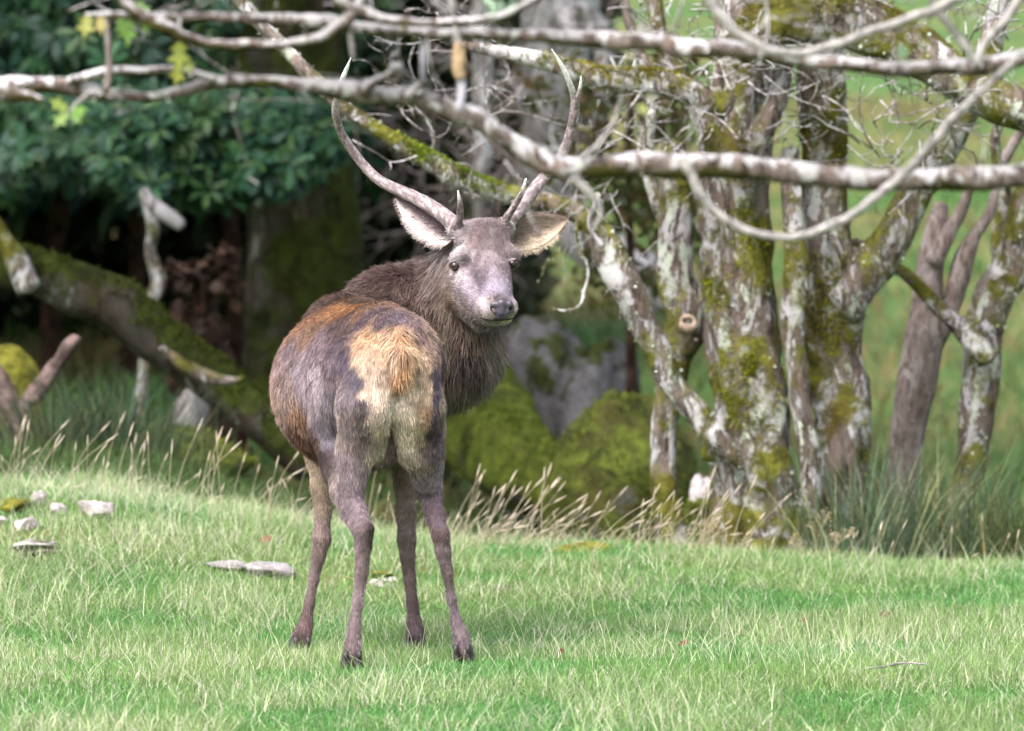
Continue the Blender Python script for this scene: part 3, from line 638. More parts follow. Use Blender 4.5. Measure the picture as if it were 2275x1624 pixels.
crown(db, P(452, 640, 30.6), (0.17, 0.18, 0.20), 380, (.05, .10), [(0.07, 0.04, 0.03), (0.10, 0.06, 0.045), (0.04, 0.025, 0.02)], M['softleaf'], name='fronds', shell=0.05)
stem(db, 'stem', [(452, 600, 5), (450, 700, 7), (448, 800, 8), (448, 880, 9)], 30.6, M['brownstump'], 4, 6, 0.1, 10, 0, True)
bs = tree('rotten_stump', 'reddish-brown rotten stump behind the fallen mossy trunk', 450, 31.0, cat='stump')
stem(bs, 'trunk', [(470, 640, 8), (462, 655, 50), (450, 675, 90), (446, 700, 110), (440, 760, 130), (450, 880, 150)], 31, M['brownstump'], 8, 20, 0.34, 9, 0.12, True)
ms = tree('mossy_stump', 'stump capped with yellow-green moss beside pale split wood', 20, 27.2, cat='stump')
stem(ms, 'trunk', [(-2, 772, 20), (8, 790, 84), (22, 840, 130), (20, 930, 140)], 27.2, M['moss'], 6, 16, 0.25, 8, 0, True)
for nm, pl, lb in (('split_plank', [(176, 752, 10), (158, 758, 34), (128, 806, 30), (86, 862, 40), (45, 930, 26)], 'pinkish split length of wood leaning on the mossy stump'),
                   ('split_branch', [(-70, 740, 8), (-40, 785, 42), (0, 850, 50), (30, 920, 46), (50, 985, 40)], 'pale bare length of dead wood resting against the mossy stump')):
    r_ = empty(nm, tuple(P(pl[-1][0], pl[-1][1], 26.8))); tag(r_, lb, 'dead wood')
    stem(r_, 'wood', pl, 26.8, M['splitwood'], 6, 14, 0.3, 9, 0.12, True)

# ---- boulders
def boulder(px, py, w, h, dep, d, mat, label, seed, name='boulder'):
    c = P(px, py, d); g_ = gz(c[0], c[1]); top = P(px, py - h / 2, d)[2]; bot = min(g_ - 0.05, P(px, py + h / 2, d)[2])
    n, m = 40, 26; u = np.linspace(0, 2 * np.pi, n, endpoint=False); v = np.linspace(-np.pi / 2, np.pi / 2, m); U, Vv = np.meshgrid(u, v)
    S = np.stack([np.cos(Vv) * np.cos(U), np.cos(Vv) * np.sin(U), np.sin(Vv)], -1).reshape(-1, 3); r = np.random.default_rng(seed)
    for _ in range(6):
        nv = unit(r.normal(size=3)); dd = S @ nv; S = S - np.outer(np.maximum(dd - r.uniform(0.75, 0.95), 0), nv)
    S = S * (1 + 0.4 * (fbm(S * 2.5 + seed, 4)[:, None] - 0.5)) * np.array((R(w / 2, d), dep / 2, (top - bot) / 2)) + np.array((c[0], c[1], (top + bot) / 2))
    I = np.arange(n * m).reshape(m, n); J = np.roll(I, -1, axis=1)
    S = S + 0.12 * (fbm(S * 6 + seed, 4)[:, None] - 0.5)
    o = tag(mesh_obj(name, S, np.stack([I[:-1], J[:-1], J[1:], I[1:]], -1).reshape(-1, 4), mat), label, 'rock')
    if 'moss' in name: mossfuzz(o, 3500, .03, (0.09, 0.11, 0.014), -0.3)
boulder(1205, 800, 250, 200, 0.7, 31.8, M['rock'], 'blue-grey boulder with moss spots behind the stag\'s muzzle', 51)
boulder(1325, 860, 260, 190, 0.7, 31.2, M['rock'], 'mauve-grey boulder wedged beside the blue-grey one', 52)
boulder(1375, 1000, 330, 250, 1.0, 28.0, M['mossrock'], 'rounded rock wholly covered in moss beside the buttress root', 53, 'mossy_rock')
boulder(1560, 1190, 200, 160, 0.5, 25.6, M['mossrock'], 'low mossy rock at the foot of the many-stemmed tree', 54, 'mossy_rock')
boulder(1550, 1110, 90, 80, 0.3, 25.8, M['paler'], 'pink-grey stone resting on the low mossy rock', 55)
boulder(540, 770, 90, 60, 0.3, 36.6, M['paler'], 'pale pinkish stone in the shade beside the massive mossy trunk', 56)
boulder(525, 722, 70, 40, 0.3, 37.2, M['paler'], 'grey-white stone lying above the pinkish one in the shade', 57)
boulder(420, 880, 60, 70, 0.3, 28.8, M['paler'], 'upright pale stone under the fallen mossy trunk', 58)
boulder(350, 1040, 420, 170, 1.2, 27.0, M['mossrock'], 'low green mossy bank below the fallen trunk', 59, 'mossy_bank')

# ---- evergreen bush with big leathery leaves, and dark thicket behind it
RH = tree('rhododendron_bush', 'big dark evergreen bush with leathery blue-green leaves overhanging the shaded hollow', 350, 33.0, cat='bush')
for a in ((300, 40), (520, -60), (120, 60), (640, 0), (-150, 40)):
    stem(RH, 'stem', [(a[0] + a[1], 60, 20), (a[0] + a[1] * .5, 300, 34), (a[0], 600, 40), (a[0] - a[1] * .3, 900, 50)], 34.0 + 0.002 * a[0], M['brownstump'], 5, 10, 0.15, 8, 0, True)
def whorls(cen, out, size, cols):
    pos, ax, nr, sc, cl = [], [], [], [], []
    for c, o_ in zip(cen, out):
        o_ = unit(o_); k = rng.integers(6, 10); a0 = rng.uniform(0, 6.28); e1 = unit(np.cross(o_, (0.3, 0.2, 1))); e2 = np.cross(o_, e1); base = cols[rng.integers(0, len(cols))] * rng.uniform(.7, 1.35)
        for j in range(k):
            a = a0 + 6.283 * j / k + rng.normal(0, .15); el = rng.uniform(0.1, 0.6)
            rad_ = math.cos(a) * e1 + math.sin(a) * e2; d_ = rad_ * math.cos(el) + o_ * math.sin(el) + np.array((0, 0, -0.25))
            pos.append(c + rad_ * 0.012); ax.append(d_); nr.append(o_ + np.array((0, 0, 0.35)) + rng.normal(0, .2, 3)); sc.append(rng.uniform(*size)); cl.append(base * rng.uniform(.75, 1.3))
    return np.array(pos), np.array(ax), np.array(nr), np.array(sc), np.array(cl)
def bush_front(n, x0, x1, ytop, ybot, d, jitter, lump):
    """points on an uneven, bulging leaf wall"""
    px = rng.uniform(x0, x1, n); py = ytop + (ybot(px) - ytop) * rng.uniform(0, 1, n); q = np.stack([px / 170, py / 150, np.zeros(n)], -1)
    dd = d - lump * (fbm(q + 3, 3) - 0.5) * 2 + rng.normal(0, jitter, n) + 0.9 * sst(0.8, 1.0, (py - ytop) / (ybot(px) - ytop)) 
    c = np.array([P(a, b, e) for a, b, e in zip(px, py, dd)])
    o_ = np.stack([rng.normal(0, .45, n), -1 + rng.normal(0, .35, n), 0.35 + rng.normal(0, .45, n)], -1)
    return c, o_
GR = [np.array((0.026, 0.082, 0.046)), np.array((0.031, 0.098, 0.040)), np.array((0.026, 0.070, 0.052)), np.array((0.043, 0.098, 0.030))]
ybot = lambda x: np.interp(x, [-900, -100, 60, 180, 300, 420, 560, 680, 760], [520, 500, 420, 400, 410, 445, 440, 400, 300]) + 22 * np.sin(np.asarray(x) / 23.0)
c1, o1 = bush_front(520, 230, 752, 225, ybot, 32.0, 0.14, 0.5)
c2, o2 = bush_front(950, -900, 800, -260, lambda x: 0 * x + 330, 33.6, 0.3, 0.8)
c3, o3 = bush_front(420, -900, 260, 200, ybot, 33.0, 0.25, 0.6)
A1 = whorls(c1, o1, (0.085, 0.135), GR); A2 = whorls(np.concatenate([c2, c3]), np.concatenate([o2, o3]), (0.09, 0.14), GR)
# the 300 leaves that show largest are leaves of their own
lx, ly, ld = proj(A1[0]); vis = np.where((lx > 0) & (ly > 0))[0]; vis = vis[np.argsort(ld[vis])][:300]
leaf_meshes = []
for g_ in GR:
    me = bpy.data.meshes.new('leaf'); me.from_pydata([tuple(v) for v in LEAFV], [], [tuple(int(x) for x in t) for t in LEAFT])
    a = me.color_attributes.new('tint', 'FLOAT_COLOR', 'POINT'); a.data.foreach_set('color', np.tile(np.append(g_ * 1.15, 1), len(LEAFV)).astype(np.float32)); me.materials.append(M['leaf']); leaf_meshes.append(me)
Rm = frames(A1[1], A1[2])
for i in vis:
    o = bpy.data.objects.new('leaf', leaf_meshes[int(i) % 4])
    m4 = Matrix([[*(Rm[i, r] * A1[3][i]), A1[0][i][r]] for r in range(3)] + [[0, 0, 0, 1]])
    COL.objects.link(o); o.parent = RH; o.matrix_parent_inverse = Matrix.Translation(-Vector(RH.location)); o.matrix_basis = m4
rest = np.setdiff1d(np.arange(len(A1[0])), vis)
v1 = instance(LEAFV, LEAFT, A1[0][rest], Rm[rest], A1[3][rest], A1[4][rest]); v2 = instance(LEAFV, LEAFT, A2[0], frames(A2[1], A2[2]), A2[3], A2[4])
V, T, C = merge([v1, v2]); o = mesh_obj('foliage', V, T, M['leaf'], RH, C, False); o['kind'] = 'stuff'
# inner and upper mass that keeps the hollow dark
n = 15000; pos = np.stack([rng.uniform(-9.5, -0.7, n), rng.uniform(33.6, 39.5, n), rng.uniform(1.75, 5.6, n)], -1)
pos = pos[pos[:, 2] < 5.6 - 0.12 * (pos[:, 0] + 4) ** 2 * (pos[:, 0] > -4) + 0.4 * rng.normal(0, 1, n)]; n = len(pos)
v = instance(LEAFV, LEAFT, pos, frames(rng.normal(0, 1, (n, 3)), rng.normal(0, .4, (n, 3)) + np.array((0, 0, 1.0))), rng.uniform(.22, .36, n), np.array(GR)[rng.integers(0, 4, n)] * 0.6)  # same leaf colours darkened, painting the shade inside the bush
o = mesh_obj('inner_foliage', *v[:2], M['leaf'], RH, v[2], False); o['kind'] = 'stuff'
TH = tree('holly_thicket', 'tangled evergreen thicket tinted dark as shade, closing off the hollow', 500, 39.5, cat='thicket')  # added behind the bush as a dark backdrop that blocks light
n = 44000; pos = np.stack([rng.uniform(-9.5, 0.55, n), rng.uniform(38.4, 41.5, n), np.zeros(n)], -1)
pos[:, 2] = height(pos[:, 0], pos[:, 1]) + rng.uniform(0, 1, n) ** 0.9 * (3.6 + 1.4 * fbm(pos * np.array((.9, .3, 0)), 2)) * np.where(pos[:, 0] > -0.2, 0.8, 1)
pos = pos[(pos[:, 0] < 0.1) | (pos[:, 2] > 2.2 + pos[:, 0] * .4)]; n = len(pos)
v = instance(BROADV, LEAFT, pos, frames(rng.normal(0, 1, (n, 3)), rng.normal(0, .6, (n, 3)) + np.array((0, -.7, .5))), rng.uniform(.12, .25, n), np.array([(0.018, 0.032, 0.012), (0.026, 0.030, 0.012), (0.03, 0.042, 0.016)])[rng.integers(0, 3, n)] * rng.uniform(.5, 1.5, (n, 1)))  # near-black leaf tints put the hollow's shade into the colour
o = mesh_obj('foliage', *v[:2], M['softleaf'], TH, v[2], False); o['kind'] = 'stuff'
st = [P(rng.uniform(820, 1420), rng.uniform(120, 520), rng.uniform(33.5, 37)) for _ in range(90)]
twigs(TH, st, M['deadwood'], 1, (0.3, 1.1), -0.4, 0.012)
# brown bracken-coloured bush between the pale trunk and the old tree
BB = tree('bracken_bush', 'thin olive and russet bush behind the many-stemmed tree', 1400, 31.0, cat='bush')
crown(BB, P(1400, 330, 31), (0.55, 0.5, 0.75), 1300, (0.05, 0.09), [(0.10, 0.11, 0.03), (0.13, 0.09, 0.04), (0.08, 0.10, 0.03)], M['softleaf'], name='foliage', shell=0.1)
stem(BB, 'stem', [(1405, 200, 12), (1398, 400, 16), (1400, 650, 22), (1402, 850, 26)], 31, M['brownstump'], 4, 8, 0.1, 10, 0, True)

# ---- rushes
def rush(px, py, n, spread, hgt, col, label, d=None, lean=0.5, grp='rush clumps behind the crest'):
    c = ground_hit(px, py) if d is None else P(px, py, d); c[2] = gz(c[0], c[1])
    r = rng.normal(0, 1, (n, 2)) * spread * 0.5; b = np.stack([c[0] + r[:, 0], c[1] + r[:, 1] * .8, np.zeros(n)], -1); b[:, 2] = height(b[:, 0], b[:, 1]) - 0.01
    cl = np.array(col) * rng.uniform(.5, 1.5, (n, 1)) * np.where(rng.uniform(0, 1, (n, 1)) < .18, np.array((3.2, 2.2, 2.0)), 1)
    v, t, cc = blades(b, np.arctan2(r[:, 1], r[:, 0]) + rng.normal(0, .5, n), rng.uniform(0, lean, n), hgt * rng.uniform(.45, 1.1, n), rng.uniform(.004, .007, n), rng.uniform(0, .45, n), cl, segs=3)
    tag(mesh_obj('rush_clump', v, t, M['grass'], None, cc, False), label, 'rushes', grp)
RC = (0.10, 0.15, 0.09)
rush(1905, 1250, 300, .26, .52, RC, 'dark blue-green rush clump at the foot of the many-stemmed tree', 24.35)
rush(2030, 1250, 360, .32, .58, RC, 'dense dark rush clump around the bare dead stem', 24.55)
rush(2190, 1250, 340, .38, .58, (0.11, 0.14, 0.06), 'olive rush clump under the leaning mossy trunk', 24.6, 0.7)
rush(2330, 1250, 600, .36, .5, (0.075, 0.10, 0.04), 'spreading rush clump beyond the leaning mossy trunk', 24.7, 0.7)
rush(250, 1040, 420, .30, .42, (0.05, 0.085, 0.05), 'grey-green rush clump below the fallen mossy trunk', 26.4)
rush(120, 1060, 300, .30, .34, (0.05, 0.07, 0.04), 'small dark rush clump beside the pale split wood', 26.2)

# ---- dry stalks with seed heads along the crest: one of each kind, then copies
GST = 'dry seed-headed stalks along the crest'
protos = []
for k in range(5):
    H = 1.0; bow = (0.05, 0.14, 0.24, 0.10, 0.36)[k]
    pts_ = np.array([(bow * t * t, 0.02 * math.sin(3 * t + k), H * t * (1 - 0.12 * bow * t)) for t in np.linspace(0, 1, 6)])
    V, Fc, tt = tube(pts_, np.linspace(0.0062, 0.0042, 6), 2, 5); cst = np.outer(1 - 0.2 * tt, np.array((0.50, 0.43, 0.31)))
    V2, F2, t2 = tube(np.array([pts_[-2] * .25 + pts_[-1] * .75, pts_[-1], pts_[-1] * 2 - pts_[-2] * 1.0, pts_[-1] * 1.9 - pts_[-2] * .9 + np.array((0.02, 0, 0.0))]) if False else
                      np.array([pts_[-1] + (pts_[-1] - pts_[-2]) * s_ for s_ in (-0.1, 0.15, 0.5, 0.85)]), np.array((0.005, 0.0105, 0.0095, 0.003)), 3, 7, 0.3, 60, k)
    protos.append((V, Fc, cst, V2, F2, np.outer(0.8 + 0.4 * rng.uniform(0, 1, len(V2)), np.array((0.62, 0.53, 0.44)))))
proto_me = []
for V, Fc, cst, V2, F2, c2_ in protos:
    a = mesh_obj('grass_stalk', V, Fc, M['grass'], empty('tmp', (0, 0, 0)), cst); b_ = mesh_obj('seed_head', V2, F2, M['grass'], a.parent, c2_)
    tmp = a.parent; proto_me.append((a.data, b_.data))
    for o in (a, b_, tmp): bpy.data.objects.remove(o)
def crest_y(x): return 23.55
slots = [(rng.uniform(985, 1640), 1) for _ in range(125)] + [(rng.uniform(0, 720), 0) for _ in range(80)] + [(rng.uniform(1640, 2270), 2) for _ in range(18)] + [(rng.uniform(810, 880), 0) for _ in range(7)]
LBL = {0: 'upright straw-coloured stalk with pale seed head on the crest near the stones', 1: 'leaning straw-coloured stalk with seed head in the thick row before the many-stemmed tree', 2: 'thin straw-coloured stalk with seed head before the rushes'}
for px, kd in slots:
    y = rng.uniform(22.9, 24.15) if kd < 2 else rng.uniform(22.6, 23.9); x = (px - 1137) / F * y
    me_a, me_b = proto_me[int(rng.integers(0, 5))]; o = bpy.data.objects.new('grass_stalk', me_a); COL.objects.link(o)
    o.location = (x, y, gz(x, y) - 0.01); s_ = rng.uniform(0.10, 0.30) if kd < 2 else rng.uniform(0.08, 0.18); th = rng.uniform(0.7, 1.1) * 0.24
    o.scale = (s_ * .6 + th * .4, th, s_)
    lean = rng.normal(0.42, 0.28) if kd == 1 else rng.normal(0.12, 0.3)
    o.rotation_euler = (rng.normal(0, .15), lean, rng.normal(0, .35)); tag(o, LBL[kd], 'grass stalk', GST + (' near the stones', ' in the thick row', ' before the rushes')[kd])
    h_ = bpy.data.objects.new('seed_head', me_b); COL.objects.link(h_); h_.parent = o
# feathery panicles
for k, (px, py, hh, ln_) in enumerate(((1808, 1262, 130, .25), (1835, 1268, 105, .6), (1570, 1245, 90, .1), (1772, 1262, 70, -.1))):
    c = ground_hit(px, py); s_ = c[1] / F; pcs = []; H = hh * s_
    ax_ = np.array([c + np.array((math.sin(ln_ * t) * H * t, 0, H * t * math.cos(ln_ * t))) for t in np.linspace(0, 1, 7)]); pcs.append(tube(ax_, np.linspace(.0011, .0005, 7), 2, 5))
    root_ = empty('panicle_grass', tuple(c)); tag(root_, ('tall feathery grass panicle before the many-stemmed tree', 'arching feathery panicle before the rushes', 'short feathery panicle beside the mossy rock', 'small feathery panicle beside the tall one')[k], 'grass stalk', 'feathery panicles')
    V, Fc, tt = join(pcs); mesh_obj('stem', V, Fc, M['grass'], root_, np.tile((0.4, 0.34, 0.2), (len(V), 1))); pcs = []
    for j in range(34):
        t = rng.uniform(.45, 1); p0 = np.array([np.interp(t, np.linspace(0, 1, 7), ax_[:, q]) for q in range(3)]); d_ = unit(np.array((rng.normal(0, 1), rng.normal(0, .6), 0.9))); L_ = (1.15 - t) * H * .42
        p1 = p0 + d_ * L_; pcs.append(tube(np.array([p0, (p0 + p1) / 2 + rng.normal(0, .001, 3), p1]), np.array((.0005, .0004, .0003)), 1, 4)); pcs.append(tube(np.array([p1, p1 + d_ * .004, p1 + d_ * .009]), np.array((.0006, .0018, .0004)), 2, 5))
    V, Fc, tt = join(pcs); mesh_obj('panicle', V, Fc, M['grass'], root_, np.tile((0.5, 0.42, 0.27), (len(V), 1)))
# fallen leaves and a twig on the turf
for k, (px, py, sz, c_) in enumerate(((1505, 1452, .045, (0.16, 0.05, 0.025)), (1776, 1400, .03, (0.18, 0.09, 0.06)), (575, 1222, .05, (0.18, 0.07, 0.035)), (1950, 1390, .05, (0.14, 0.09, 0.06)), (1240, 1470, .03, (0.15, 0.05, 0.025)))):
    c = ground_hit(px, py); v, t, cc = instance(BROADV, LEAFT, (c + np.array((0, 0, .028)))[None], frames(np.array([[1.0, .5 * (k - 2), .4]]), np.array([[.2, -.8, .7]])), np.array([sz]), np.array([c_]))
    tag(mesh_obj('fallen_leaf', v, t, M['softleaf'], None, cc, False), ('curled rust-red fallen leaf on open turf right of the stag' if False else ('curled rust-red fallen leaf on the open turf', 'small mauve-brown leaf caught upright in the turf', 'brown curled leaf lying beside the broad flat stone', 'dull brown leaf pressed into the tawny turf', 'tiny dark red leaf near the stag\'s hind hoof')[k]), 'leaf', 'fallen leaves on the turf')
tp = [ground_hit(a, b) + np.array((0, 0, .035)) for a, b in ((1925, 1512), (1965, 1508), (2005, 1500), (2055, 1503))]
V, Fc, _ = tube(np.array(tp), np.array((.003, .004, .004, .002)), 4, 7, .2, 60); tag(mesh_obj('fallen_twig', V, Fc, M['vine']), 'thin grey fallen twig lying on the short turf', 'twig')

# ------------------------------------------------------------------ overhanging tree in front: its limbs cross before the antlers
FD = 14.6
FT = tree('overhanging_tree', 'lichen-whitened tree whose bare limbs reach across in front of the antlers', 3450, FD)
stem(FT, 'trunk', [(3420, -1500, 150), (3440, -700, 230), (3450, 0, 280), (3450, 600, 310), (3440, 1100, 340), (3430, 1600, 420)], FD, M['bark'], 7, 24, .15, 8, .04, True)
FLC = (0.55, 0.56, 0.52)
stem(FT, 'branch', [(3450, 560, 117.0), (3100, 470, 94.5), (2700, 408, 75.6), (2274, 394, 55.8), (2050, 400, 52.2), (1850, 390, 52.2), (1700, 376, 54.0), (1550, 366, 52.2), (1400, 370, 48.6), (1262, 376, 52.2), (1190, 350, 55.8), (1130, 306, 45.0), (1060, 266, 43.2), (1000, 242, 46.8), (930, 218, 45.0), (850, 211, 50.4), (760, 196, 45.0), (690, 190, 40.5), (600, 180, 30.6), (520, 181, 28.8), (440, 192, 27.0), (345, 214, 27.0), (280, 214, 28.8), (200, 204, 36.0), (120, 190, 37.8), (40, 188, 41.4), (-80, 184, 34.2), (-240, 170, 25.2), (-500, 120, 10.8)], FD, M['fbark'], 6, 16, .16, 22, 0, False, 900, FLC)
stem(FT, 'branch', [(480, 176, 19.8), (420, 160, 18.0), (360, 154, 18.0), (290, 158, 21.6), (220, 166, 23.4), (150, 180, 19.8)], FD - .03, M['fbark'], 5, 10, .16, 30, 0, False, 80, FLC)
stem(FT, 'branch', [(3450, 120, 99.0), (3100, 60, 72.0), (2700, 80, 50.4), (2400, 112, 43.2), (2274, 132, 39.6), (2180, 150, 37.8), (2000, 152, 36.0), (1850, 142, 37.8), (1750, 130, 34.2), (1640, 114, 41.4), (1500, 100, 46.8), (1430, 95, 41.4), (1330, 86, 37.8), (1200, 80, 32.4), (1050, 78, 28.8), (900, 72, 28.8), (800, 62, 30.6), (710, 50, 34.2), (620, 42, 27.0), (500, 40, 25.2), (380, 38, 23.4), (270, 33, 18.0), (190, 32, 9.0)], FD - .1, M['fbark'], 6, 14, .16, 25, 0, False, 700, FLC)
stem(FT, 'branch', [(3440, -200, 110), (2900, -190, 80), (2300, -150, 60), (1700, -140, 50), (1100, -130, 44), (700, -150, 36), (300, -130, 28), (100, -120, 14)], FD - .2, M['fbark'], 5, 10, .15, 22)
stem(FT, 'branch', [(860, -132, 34), (830, -50, 32), (795, 15, 30), (760, 54, 28), (700, 86, 25), (640, 98, 23), (550, 101, 23), (450, 95, 25), (370, 66, 27), (305, 28, 30), (255, -10, 24), (200, -70, 16), (170, -125, 10)], FD - .2, M['fbark'], 8, 12, .2, 30, 0, False, 220, FLC)
stem(FT, 'branch', [(690, -150, 34), (735, -20, 30), (800, 26, 28), (900, 50, 24), (1000, 50, 20), (1080, 42, 18), (1170, 10, 15), (1230, -40, 12), (1260, -130, 10)], FD - .2, M['fbark'], 8, 10, .2, 25, 0, False, 100, FLC)
stem(FT, 'twig', [(1512, 352, 22), (1535, 385, 21), (1562, 440, 18), (1640, 505, 18), (1760, 526, 18), (1870, 490, 19), (1990, 400, 21), (2060, 330, 22), (2120, 262, 21), (2200, 182, 18), (2252, 140, 18)], FD - .12, M['vine'], 9, 10, .16, 32, 0, False, 60, (0.4, 0.4, 0.36))
stem(FT, 'twig', [(1520, -145, 20), (1560, -30, 26), (1605, 42, 22), (1660, 88, 22), (1730, 116, 22), (1800, 114, 20), (1870, 95, 21), (1950, 66, 20), (2050, 30, 22), (2160, -20, 22), (2260, -60, 20), (2330, -148, 18)], FD - .2, M['vine'], 9, 10, .16, 32, 0, False, 60, (0.4, 0.4, 0.36))
stem(FT, 'twig', [(2040, -148, 14), (2070, 0, 17), (2110, 58, 18), (2150, 110, 17), (2170, 146, 14)], FD - .15, M['vine'], 5, 8, .1, 25)
stem(FT, 'twig', [(2330, -148, 20), (2250, 20, 22), (2190, 90, 18), (2168, 146, 14)], FD - .22, M['vine'], 5, 8, .1, 25)
stem(FT, 'twig', [(775, 54, 14), (780, 90, 14), (784, 132, 9)], FD - .1, M['vine'], 4, 8, .1, 25)
stem(FT, 'twig', [(940, 76, 18), (941, 120, 19), (939, 178, 13)], FD - .08, M['palewood'], 4, 8, .1, 25)
stem(FT, 'twig', [(995, -130, 14), (1000, -20, 17), (1012, 70, 19), (1018, 100, 20)], FD - .14, M['vine'], 4, 8, .1, 25)
tag(stem(FT, 'twig', [(1016, 96, 20), (1019, 120, 27), (1022, 150, 29), (1026, 172, 20)], FD - .14, M['orangewood'], 5, 10, .28, 30), 'peeled orange piece of the hanging twig')
stem(FT, 'twig', [(1024, 168, 22), (1026, 200, 20), (1022, 245, 16)], FD - .13, M['palewood'], 4, 8, .15, 25)
stem(FT, 'twig', [(236, 36, 13), (240, 100, 12), (243, 150, 14), (236, 200, 18)], FD - .06, M['deadwood'], 4, 8, .1, 25)
stem(FT, 'twig', [(800, 205, 30), (830, 186, 26), (870, 165, 26), (884, 152, 30), (886, 176, 20)], FD - .04, M['fbark'], 4, 8, .2, 25, 0, False, 40, FLC)
stem(FT, 'twig', [(900, 214, 20), (925, 196, 18), (950, 178, 8)], FD - .04, M['fbark'], 4, 8, .2, 25, 0, False, 20, FLC)
stem(FT, 'twig', [(1290, 352, 16), (1320, 330, 13), (1345, 300, 10), (1366, 262, 7), (1382, 215, 4)], FD - .04, M['vine'], 4, 8, .1, 25)
stem(FT, 'twig', [(1270, 395, 22), (1310, 430, 18), (1335, 470, 13), (1320, 505, 8)], FD - .04, M['vine'], 4, 8, .1, 25, 0, False, 30, FLC)
stem(FT, 'twig', [(10, 190, 40), (30, 215, 34), (60, 214, 26), (95, 224, 14)], FD - .04, M['fbark'], 4, 8, .25, 25, 0, False, 60, (0.62, 0.52, 0.48))
st = [P(a, b + rng.normal(0, 8), FD) for a, b in [(rng.uniform(100, 1000), 200) for _ in range(14)] + [(rng.uniform(400, 1600), 60) for _ in range(16)] + [(rng.uniform(1100, 1400), 350) for _ in range(14)]]
st += [P(a_, b_, FD - .1) for a_, b_ in zip(rng.uniform(150, 2250, 80), rng.uniform(-120, 100, 80)) if not 1180 < a_ < 1320] + [P(rng.uniform(1450, 2250), 375 + rng.normal(0, 15), FD) for _ in range(16)]
twigs(FT, st, M['fbark'], 1, (.05, .26), 0.0, .0024)
st = [P(a_, b_, D - .2 + rng.normal(0, .2)) for a_, b_ in zip(rng.uniform(850, 2250, 190), rng.uniform(-60, 380, 190)) if not 1130 < a_ < 1340]
twigs(T1, st, M['fbark'], 1, (.12, .5), 0.1, .004)
# a round tuft of pale lichen and a few yellowing leaves
n = 170; cen = P(1112, 2, FD - .12); dr = unit(rng.normal(0, 1, (n, 3)))
v = instance(BROADV, LEAFT, cen + dr * .022, frames(dr + rng.normal(0, .4, (n, 3)), rng.normal(0, 1, (n, 3))), rng.uniform(.012, .024, n), np.array((0.42, 0.55, 0.42)) * rng.uniform(.7, 1.3, (n, 1)))
o = mesh_obj('lichen', v[0], v[1], M['lichen'], FT, v[2], False); o['kind'] = 'stuff'
stem(FT, 'twig', [(1112, -128, 12), (1114, -60, 12), (1112, 0, 12)], FD - .12, M['vine'], 3, 6)
LOBE = np.array([(0, 0, 0), (.25, -.30, .02), (.35, -.12, 0), (.62, -.40, .03), (.66, -.12, 0), (1, 0, -.06), (.66, .12, 0), (.62, .40, .03), (.35, .12, 0), (.25, .30, .02), (.4, 0, -.02)])
LOBT = np.array([(0, 1, 10), (1, 2, 10), (2, 3, 4), (2, 4, 10), (4, 5, 10), (5, 6, 10), (6, 7, 8), (6, 8, 10), (8, 9, 10), (9, 0, 10)])
for px, py, ax_, sz, c_ in ((196, 34, (-.2, -.2, -1), .055, (.32, .33, .09)), (222, 36, (.1, -.3, -1), .045, (.36, .30, .10)), (268, 38, (.2, -.3, -1), .05, (.15, .27, .06)), (288, 44, (-.1, -.2, -1), .062, (.13, .25, .04)), (318, 42, (.3, -.2, -1), .04, (.16, .28, .06)), (398, 92, (0, -.2, -1), .07, (.30, .34, .06)), (398, 140, (-.15, -.2, -1), .055, (.34, .36, .07)), (410, 125, (.3, -.2, -.8), .045, (.28, .32, .09)), (300, 6, (.5, -.2, -.5), .05, (.14, .26, .07)),
                            (150, 245, (-.8, -.2, .5), .05, (.27, .34, .08)), (150, 248, (-.5, -.3, -.6), .05, (.20, .30, .08)), (158, 248, (.7, -.2, .1), .042, (.15, .30, .05)), (160, 250, (.5, -.3, -.6), .036, (.18, .30, .08)), (2000, 96, (.2, -.3, -1), .045, (.16, .26, .14)), (1425, 230, (.2, -.3, -1), .03, (.32, .36, .10))):
    v = instance(LOBE, LOBT, P(px, py, FD - .16)[None], frames(np.array([ax_], float), np.array([[rng.normal(0, .5), -1, .3]])), np.array([sz]), np.array([c_]))
    mesh_obj('leaf', v[0], v[1], M['softleaf'], FT, v[2], False)
stem(FT, 'twig', [(200, 205, 12), (172, 228, 9), (152, 250, 6)], FD - .14, M['vine'], 4, 6); stem(FT, 'twig', [(1998, 150, 8), (2000, 96, 5)], FD - .14, M['vine'], 4, 6); stem(FT, 'twig', [(398, 40, 8), (400, 95, 6), (402, 150, 5)], FD - .14, M['vine'], 4, 6)
cc_ = P(3420, -1900, FD); crown(FT, cc_, (1.7, 1.6, 1.0), 2500, (.04, .07), [(.08, .14, .03), (.14, .16, .04)], M['softleaf'])
stem(FT, 'branch', [(3420, -1500, 140), (3300, -1900, 90), (3100, -2300, 40)], FD, M['bark'], 4, 10); stem(FT, 'branch', [(3420, -1500, 130), (3600, -1950, 80), (3700, -2400, 30)], FD, M['bark'], 4, 10)

